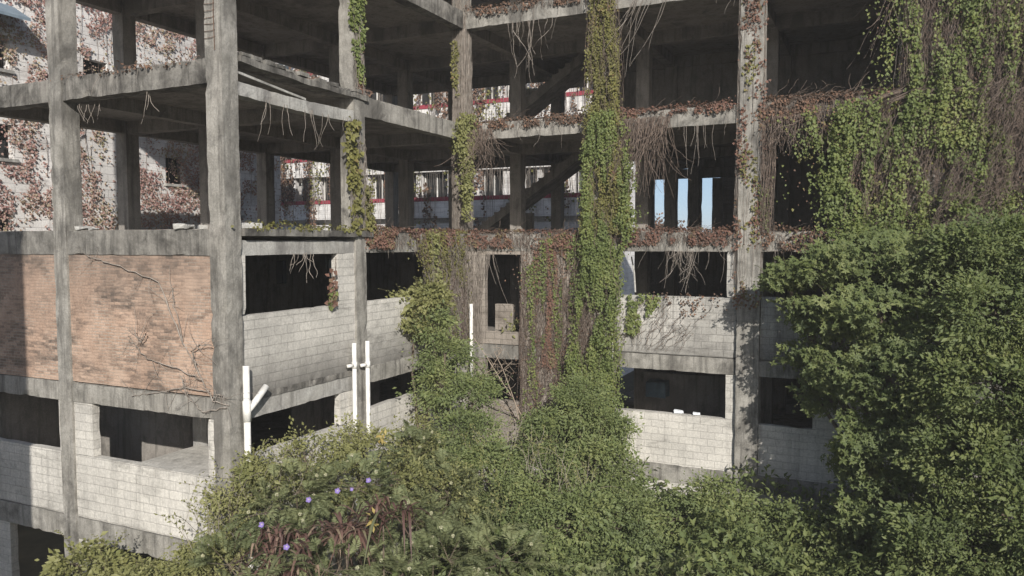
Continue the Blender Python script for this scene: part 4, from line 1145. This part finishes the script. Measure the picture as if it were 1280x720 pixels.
# red strap leaved clumps
def straps(label, c, n, ln, seed):
    rg = np.random.default_rng(seed); foot = c - np.array([0, 0, .5])
    root = empty('strap_leaf_plant', tuple(foot)); tag(root, label, 'plant', 'red strap leaved plants')
    m = 9; az = rg.random(n) * 2 * math.pi; el = rg.random(n) * 1.2 + .25
    d = np.stack([np.cos(az) * np.cos(el), np.sin(az) * np.cos(el), np.sin(el)], 1)
    l = ln * (.6 + .6 * rg.random(n)); s = np.linspace(0, 1, m)[None, :, None]
    base = rg.normal(0, .13, (n, 3)) * np.array([1.6, 1, .5]) + np.array([0, 0, .35])
    L = base[:, None] + d[:, None] * l[:, None, None] * s + np.array([0, 0, -1.]) * ((.5 + 1.0 * rg.random(n))[:, None, None] * l[:, None, None] * s ** 2.2)
    T = unit(np.gradient(L, axis=1)); S = unit(np.cross(T, np.array([0, 0, 1.]) + .01)); w = .026 * np.sin(math.pi * np.clip(np.linspace(.18, .99, m), 0, 1))[None, :, None]
    V = np.stack([L + S * w, L - S * w], 2).reshape(-1, 3)
    i = np.arange(n)[:, None]; j = np.arange(m - 1)[None]; b = (i * m + j) * 2
    F = np.stack([b, b + 1, b + 3, b + 2], -1).reshape(-1, 4)
    link('leaves', np_mesh('strap_leaves', V, F), M['leaf_strap'], root)
    stem_obj('stem', np.linspace([0, 0, -4.], [0, 0, .4], 5)[None], .03, M['bark'], root)
    return root


straps('dark red strap leaves at the left, beneath the lone purple flower', at(352, 668, 13.7), 90, .75, 311)
straps('red and tan strap leaves drooping in the middle of the foreground', at(432, 655, 13.9), 90, .8, 312)
straps('tall narrow red strap leaves right of the other clumps', at(478, 628, 14.3), 44, .85, 313)
straps('brownish strap leaves low at the bottom left', at(345, 705, 13.2), 60, .7, 314)

# morning glory flowers and a few yellow leaves, each on its own creeper
for i, (px, py, D, w) in enumerate(((326, 655, 13.3, 'leftmost, beside the dark red strap leaves'), (385, 624, 14.1, 'above the red strap leaves'), (421, 613, 14.4, 'right of the middle, facing front'), (439, 611, 14.6, 'small and half hidden behind another'), (460, 600, 14.9, 'topmost, pale violet'), (357, 683, 13.0, 'lowest, among red strap leaves'))):
    p = at(px, py, D)
    o = empty('morning_glory', tuple(p)); tag(o, 'purple morning glory flower ' + w, 'flower', 'purple morning glory flowers')
    me_v, me_f = [(0, .05, 0)], []
    rr = .050 if i != 3 else .036
    for k in range(40):
        t = 2 * math.pi * k / 40; r = rr * (1 + .13 * math.cos(5 * t)); me_v.append((r * math.cos(t), -.012 * math.cos(5 * t), r * math.sin(t)))
    for k in range(40): me_f.append([0, 1 + k, 1 + (k + 1) % 40])
    th = link('throat', np_mesh('throat', [(0, .03, 0)] + [(rr * .22 * math.cos(2 * math.pi * k / 10), .025, rr * .22 * math.sin(2 * math.pi * k / 10)) for k in range(10)], [[0, 1 + k, 1 + (k + 1) % 10] for k in range(10)]), M['cream'], o)
    q = link('petals', np_mesh('petals', me_v, me_f), M['purple'], o); q.rotation_euler = (R(-25), 0, R(15 * (i % 3 - 1)))
    L = walk(np.array([[0, .05, 0.], [0, .05, 0]]), [[.3, .5, -1], [-.4, .5, -1]], .6, 10, .2)
    stem_obj('stem', L, .005, M['stem_green'], o)
rg = np.random.default_rng(77)
for i, (px, py, D, w) in enumerate(((466, 650, 13.6, 'beside the red strap leaves'), (478, 545, 16.9, 'below the twin pipes'))):
    p = at(px, py, D); o = empty('yellow_sprig', tuple(p)); tag(o, 'sprig of yellow leaves ' + w, 'sprig')
    k = 9; leaf_obj('leaves', [leaf_arrays(rg.normal(0, .05, (k, 3)), rg.normal(0, 1, (k, 3)) - [0, 0, .5], rg.normal(0, .5, (k, 3)) - [0, 1, 0], .13, .06)], M['yellow'], o)
    stem_obj('stem', walk(np.zeros((1, 3)), [[0, .6, -1]], .7, 8, .15), .006, M['stem_green'], o)

# dead branches leaning in front of the lower narrow opening
o, og = climber('dead_branch', 'bare dead branches leaning across the lower narrow opening', 'branch', tuple(base_of(np.array(W(1.7, 9.2, -6)))))
L = walk(toW(np.array([[2.4, 9.3, -5.6], [2.3, 9.2, -5.6], [1.2, 9.1, -4.6], [1.1, 9.0, -4.5], [1., 9., -4.4], [1.2, 9.1, -4.9]])), [[-.42, 0, .95], [-.2, 0, 1], [.9, 0, .6], [.6, 0, .8], [.9, 0, .2], [.9, 0, -.6]], np.array([2.9, 2.2, 1.1, 1.2, 1.0, 1.7]), 16, .05)
stem_obj('boughs', L - og, .022, M['wood'], o)
T = walk(L[:, 5:].reshape(-1, 3), rng.normal(0, 1, (66, 3)) * [1, .4, .8] + [0, 0, .2], .35, 8, .2)
stem_obj('branchwork', T - og, .008, M['wood'], o)
o, og = climber('sill_plant', 'small leafy seedling growing on the sill of the narrow window', 'plant', W(1.75, 9.85, -3.05))
P = np.array(W(1.75, 9.85, -2.85)) + rng.normal(0, .1, (26, 3)) * [1, 1, 1.2]
leaf_obj('leaves', [leaf_arrays(P - og, rng.normal(0, 1, (26, 3)), rng.normal(0, .4, (26, 3)) + [0, -.4, .8], .15, .08)], M['leaf_light'], o)
stem_obj('stem', walk(np.zeros((3, 3)), [[0, 0, 1], [.3, 0, 1], [-.3, 0, 1]], .4, 8, .1), .006, M['stem_green'], o)

# undergrowth below the shrubs
n = 46000
rg = np.random.default_rng(401)
uu = rg.uniform(-6, 17, n); vv = rg.uniform(-9, 9.6, n)
ok = ~((uu < .4) & (vv > -.4)); uu, vv = uu[ok], vv[ok]
hh = np.array([ground_z(a, b) + (.5 + 1.3 * max(0, .4 + nz(a * .6, b * .6, 7))) * r for a, b, r in zip(uu, vv, rg.random(len(uu)))])
P = toW(np.stack([uu, vv, hh], 1))
u_ = leaf_obj('undergrowth', [leaf_arrays(P, rg.normal(0, 1, P.shape), np.array([0, 0, 1.]) + rg.normal(0, .5, P.shape), .2, .1)], M['leaf_bush'], None)
tag(u_, kind='stuff')

# tree far behind, seen low through the first slot
plant('distant_tree', 'pale brown tree far behind, low in the leftmost of the rear wall slots', 'tree', [blob(824, 296, 75, 1.6, 1.6, 1.2), blob(832, 300, 75, 1.4, 1.4, 1.0)], 3, 40, .5, .3, .2, M['leaf_dry'], 500, None, trunk_r=.2, nbr=6, trunkname='trunk')

# thin even air volume added to lift the dark tones
me = bpy.data.meshes.new('lift_haze'); bx = MB().box(-900, 900, -900, 900, -1.5, 26.5, seg=4000, amp=0, chip=0)
me.from_pydata(bx.v, [], bx.f); hz = bpy.data.materials.new('lift_haze'); hz.use_nodes = True; ht = hz.node_tree; ht.nodes.clear()
ho = ht.nodes.new('ShaderNodeOutputMaterial'); hv = ht.nodes.new('ShaderNodeVolumePrincipled')
hv.inputs['Color'].default_value = (.93, .92, .90, 1); hv.inputs['Density'].default_value = .0012; hv.inputs['Anisotropy'].default_value = 0.
ht.links.new(hv.outputs[0], ho.inputs['Volume'])
tag(link('lift_haze', me, hz), kind='stuff')

# ------------------------------------------------------------------ light
w = bpy.data.worlds.new('World'); SC.world = w; w.use_nodes = True
nt = w.node_tree; bg = nt.nodes['Background']
sky = nt.nodes.new('ShaderNodeTexSky'); sky.sky_type = 'NISHITA'; sky.sun_disc = False
sx, sy = SU * CT + SV * ST, -SU * ST + SV * CT
sky.sun_elevation = EL; sky.sun_rotation = math.atan2(sx, sy)
sky.air_density = 1.; sky.dust_density = 1.2; sky.ozone_density = 1.5
tc = nt.nodes.new('ShaderNodeTexCoord'); va = nt.nodes.new('ShaderNodeVectorMath'); va.operation = 'ADD'; va.inputs[1].default_value = (0, 0, .10)
nt.links.new(tc.outputs['Generated'], va.inputs[0]); nt.links.new(va.outputs[0], sky.inputs[0])
nt.links.new(sky.outputs[0], bg.inputs[0]); bg.inputs[1].default_value = .095
sl = bpy.data.lights.new('sun', 'SUN'); sl.energy = 4.2; sl.angle = R(.5); sl.color = (1, .955, .885)
so = bpy.data.objects.new('sun', sl); COL.objects.link(so)
d = Vector((sx * math.cos(EL), sy * math.cos(EL), math.sin(EL)))
so.rotation_euler = d.to_track_quat('Z', 'Y').to_euler(); so.location = d * 60

# ------------------------------------------------------------------ camera
cd = bpy.data.cameras.new('camera'); cam = bpy.data.objects.new('camera', cd); COL.objects.link(cam)
cam.location = (0, 0, G + HC)
cam.rotation_mode = 'XYZ'
cd.sensor_width = 36; cd.lens = 36 * FPX / 1280
from mathutils import Matrix
cam.matrix_world = Matrix.Translation(cam.location) @ Matrix.Rotation(math.pi / 2 - PITCH, 4, 'X') @ Matrix.Rotation(ROLL, 4, 'Z')
cd.clip_end = 3000
SC.camera = cam
SC.render.resolution_x, SC.render.resolution_y = 1024, 576
SC.view_settings.view_transform = 'Standard'; SC.view_settings.look = 'None'
SC.view_settings.exposure = .5; SC.view_settings.gamma = 1; SC.view_settings.use_curve_mapping = False
SC.render.engine = 'CYCLES'
SC.cycles.use_denoising = True
SC.cycles.max_bounces = 6; SC.cycles.diffuse_bounces = 4; SC.cycles.transparent_max_bounces = 4
